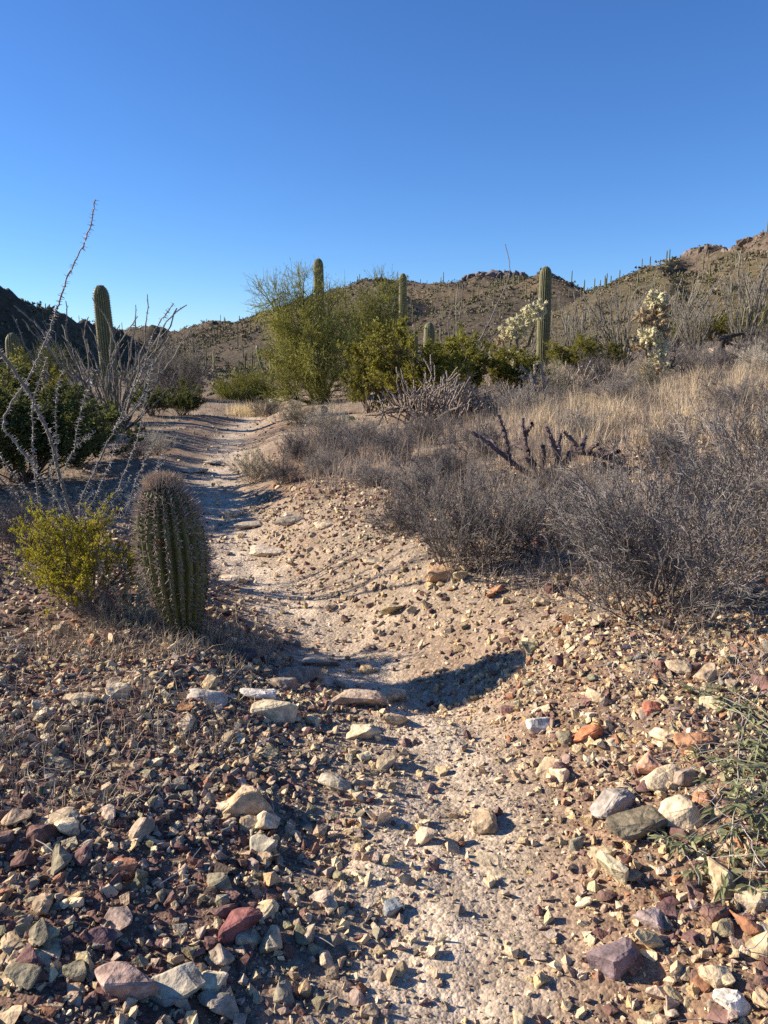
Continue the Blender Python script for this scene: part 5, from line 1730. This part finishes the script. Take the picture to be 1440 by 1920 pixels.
# ------------------------------------------------------------------ leafy plants
def lanceolate(mb, rng, P, D, ln, wd, col):
    """a folded narrow leaf with a bend: eight triangles"""
    m = len(P); D = nrm(D); q = rng.normal(size=(m, 3)) * .4 + np.array([0, 0, 1.]); W = nrm(np.cross(D, q)); Nn = np.cross(W, D)
    Nn = np.where(Nn[:, 2:3] < 0, -Nn, Nn)
    ts = [0, .3, .62, 1.]; ws = [.12, 1., .8, .02]
    rows = []
    for t, w_ in zip(ts, ws):
        c = P + D * (ln * t)[:, None] - np.array([0, 0, 1]) * (ln * .22 * t * t)[:, None]
        rows += [c - W * (wd * .5 * w_)[:, None] + Nn * (wd * .18 * w_)[:, None], c, c + W * (wd * .5 * w_)[:, None] + Nn * (wd * .18 * w_)[:, None]]
    V = np.stack(rows, 1)
    f = []
    for r in range(3):
        for s_ in range(2):
            a = r * 3 + s_; f += [[a, a + 1, a + 4], [a, a + 4, a + 3]]
    F = (np.arange(m)[:, None, None] * 12 + np.array(f)[None]).reshape(-1, 3)
    C = np.asarray(col, float) * rng.uniform(.75, 1.25, (m, 1))
    mb.add(V.reshape(-1, 3), F, np.repeat(C, 12, 0))


def leafy_plant():
    rng = np.random.default_rng(71)
    heads = [(1290, 1326, 2.95), (1318, 1352, 2.9), (1372, 1345, 2.9), (1345, 1392, 2.8), (1372, 1420, 2.75), (1425, 1405, 2.75), (1380, 1470, 2.6), (1395, 1500, 2.55), (1330, 1535, 2.45), (1352, 1548, 2.42), (1425, 1545, 2.45), (1375, 1598, 2.3), (1420, 1620, 2.3),
             (1385, 1650, 2.2), (1405, 1700, 2.1), (1350, 1690, 2.15), (1240, 1688, 2.12), (1212, 1662, 2.2), (1285, 1712, 2.1), (1305, 1700, 2.12), (1265, 1706, 2.1), (1290, 1770, 2.0), (1312, 1762, 2.0), (1360, 1745, 2.02), (1420, 1760, 2.0), (1345, 1805, 1.92), (1360, 1795, 1.95),
             (1395, 1822, 1.9), (1430, 1830, 1.9), (1405, 1855, 1.87), (1435, 1660, 2.15), (1440, 1480, 2.55), (1300, 1500, 2.5), (1430, 1720, 2.1)]
    base = np.array([1.52, 2.3, float(ground_h(1.52, 2.3))])
    e = empty('leafy_plant', base)
    ms, ml = MB(), MB()
    for (u, v, D) in heads:
        tip = at(u, v, D); g = float(ground_h(tip[0], tip[1]))
        tip[2] = max(tip[2], g + .03)
        b0 = base + np.array([rng.normal(0, .08), rng.normal(0, .3), 0]); b0[2] = float(ground_h(b0[0], b0[1])) - .01
        mid = (b0 + tip) / 2; mid[2] = max(mid[2], float(ground_h(mid[0], mid[1])) + .05) + .06
        t = np.linspace(0, 1, 8)[:, None]
        Q = b0 * (1 - t) ** 2 + 2 * mid * t * (1 - t) + tip * t ** 2 + .006 * rng.normal(size=(8, 3)) - base
        tubes(ms, Q[None], .0035, .0015, 4, (.20, .17, .15), (.30, .29, .20))
        for k, nl in ((0, 9), (-2, 6), (-3, 4)):
            d = nrm(Q[-1] - Q[-3]); m = nl
            P = np.repeat(Q[k - 1 if k else -1][None], m, 0) + .006 * rng.normal(size=(m, 3))
            a = rng.uniform(0, 6.28, m); rad = np.stack([np.cos(a), np.sin(a), np.zeros(m)], 1)
            Dv = nrm(rad * .9 + d * .55 + np.array([0, 0, .35]) + .2 * rng.normal(size=(m, 3)))
            lanceolate(ml, rng, P, Dv, rng.uniform(.03, .056, m), rng.uniform(.010, .016, m), (.28, .29, .15))
    # dry wiry stems tangled through it
    n = 230
    P = base + np.stack([rng.normal(-.18, .22, n), rng.normal(.0, .42, n), np.zeros(n)], 1); P[:, 2] = ground_h(P[:, 0], P[:, 1])
    s = polylines(rng, P - base, nrm(rng.normal(size=(n, 3)) * np.array([1, 1, .45]) + np.array([-.1, 0, .42])), rng.uniform(.12, .4, n), 6, .2, -.03)
    md = MB(); tubes(md, s, .0014, .0008, 3, np.array([.36, .32, .31]) * rng.uniform(.6, 1.25, (n, 1)))
    ms.build('stems', M_TWIG, e); ml.build('leaves', M_LEAF, e); md.build('dry_stems', M_TWIG, e)['kind'] = 'stuff'
    tag(e, 'pale green narrow leaved plant with wiry stems at lower right', 'plant')


leafy_plant()


def brittlebush():
    rng = np.random.default_rng(73)
    b = gpt(262, 4.12); e = empty('brittlebush', b)
    ms, ml = MB(), MB(); n = 16
    D = fan(rng, n, .5); L = rng.uniform(.2, .44, n)
    s = polylines(rng, np.zeros((n, 3)) + rng.normal(0, .03, (n, 3)) * np.array([1, 1, 0]), D, L, 5, .15, .05)
    tubes(ms, s, .003, .0015, 4, (.30, .27, .22))
    P, Dd = along(rng, s, 17, .25, 1.)
    lanceolate(ml, rng, P, nrm(Dd + np.array([0, 0, .3])), rng.uniform(.016, .034, len(P)), rng.uniform(.010, .017, len(P)), (.27, .31, .22))
    ms.build('stems', M_TWIG, e); ml.build('leaves', M_LEAF, e)
    tag(e, 'silvery green brittlebush sprig against the barrel cactus', 'plant')


brittlebush()
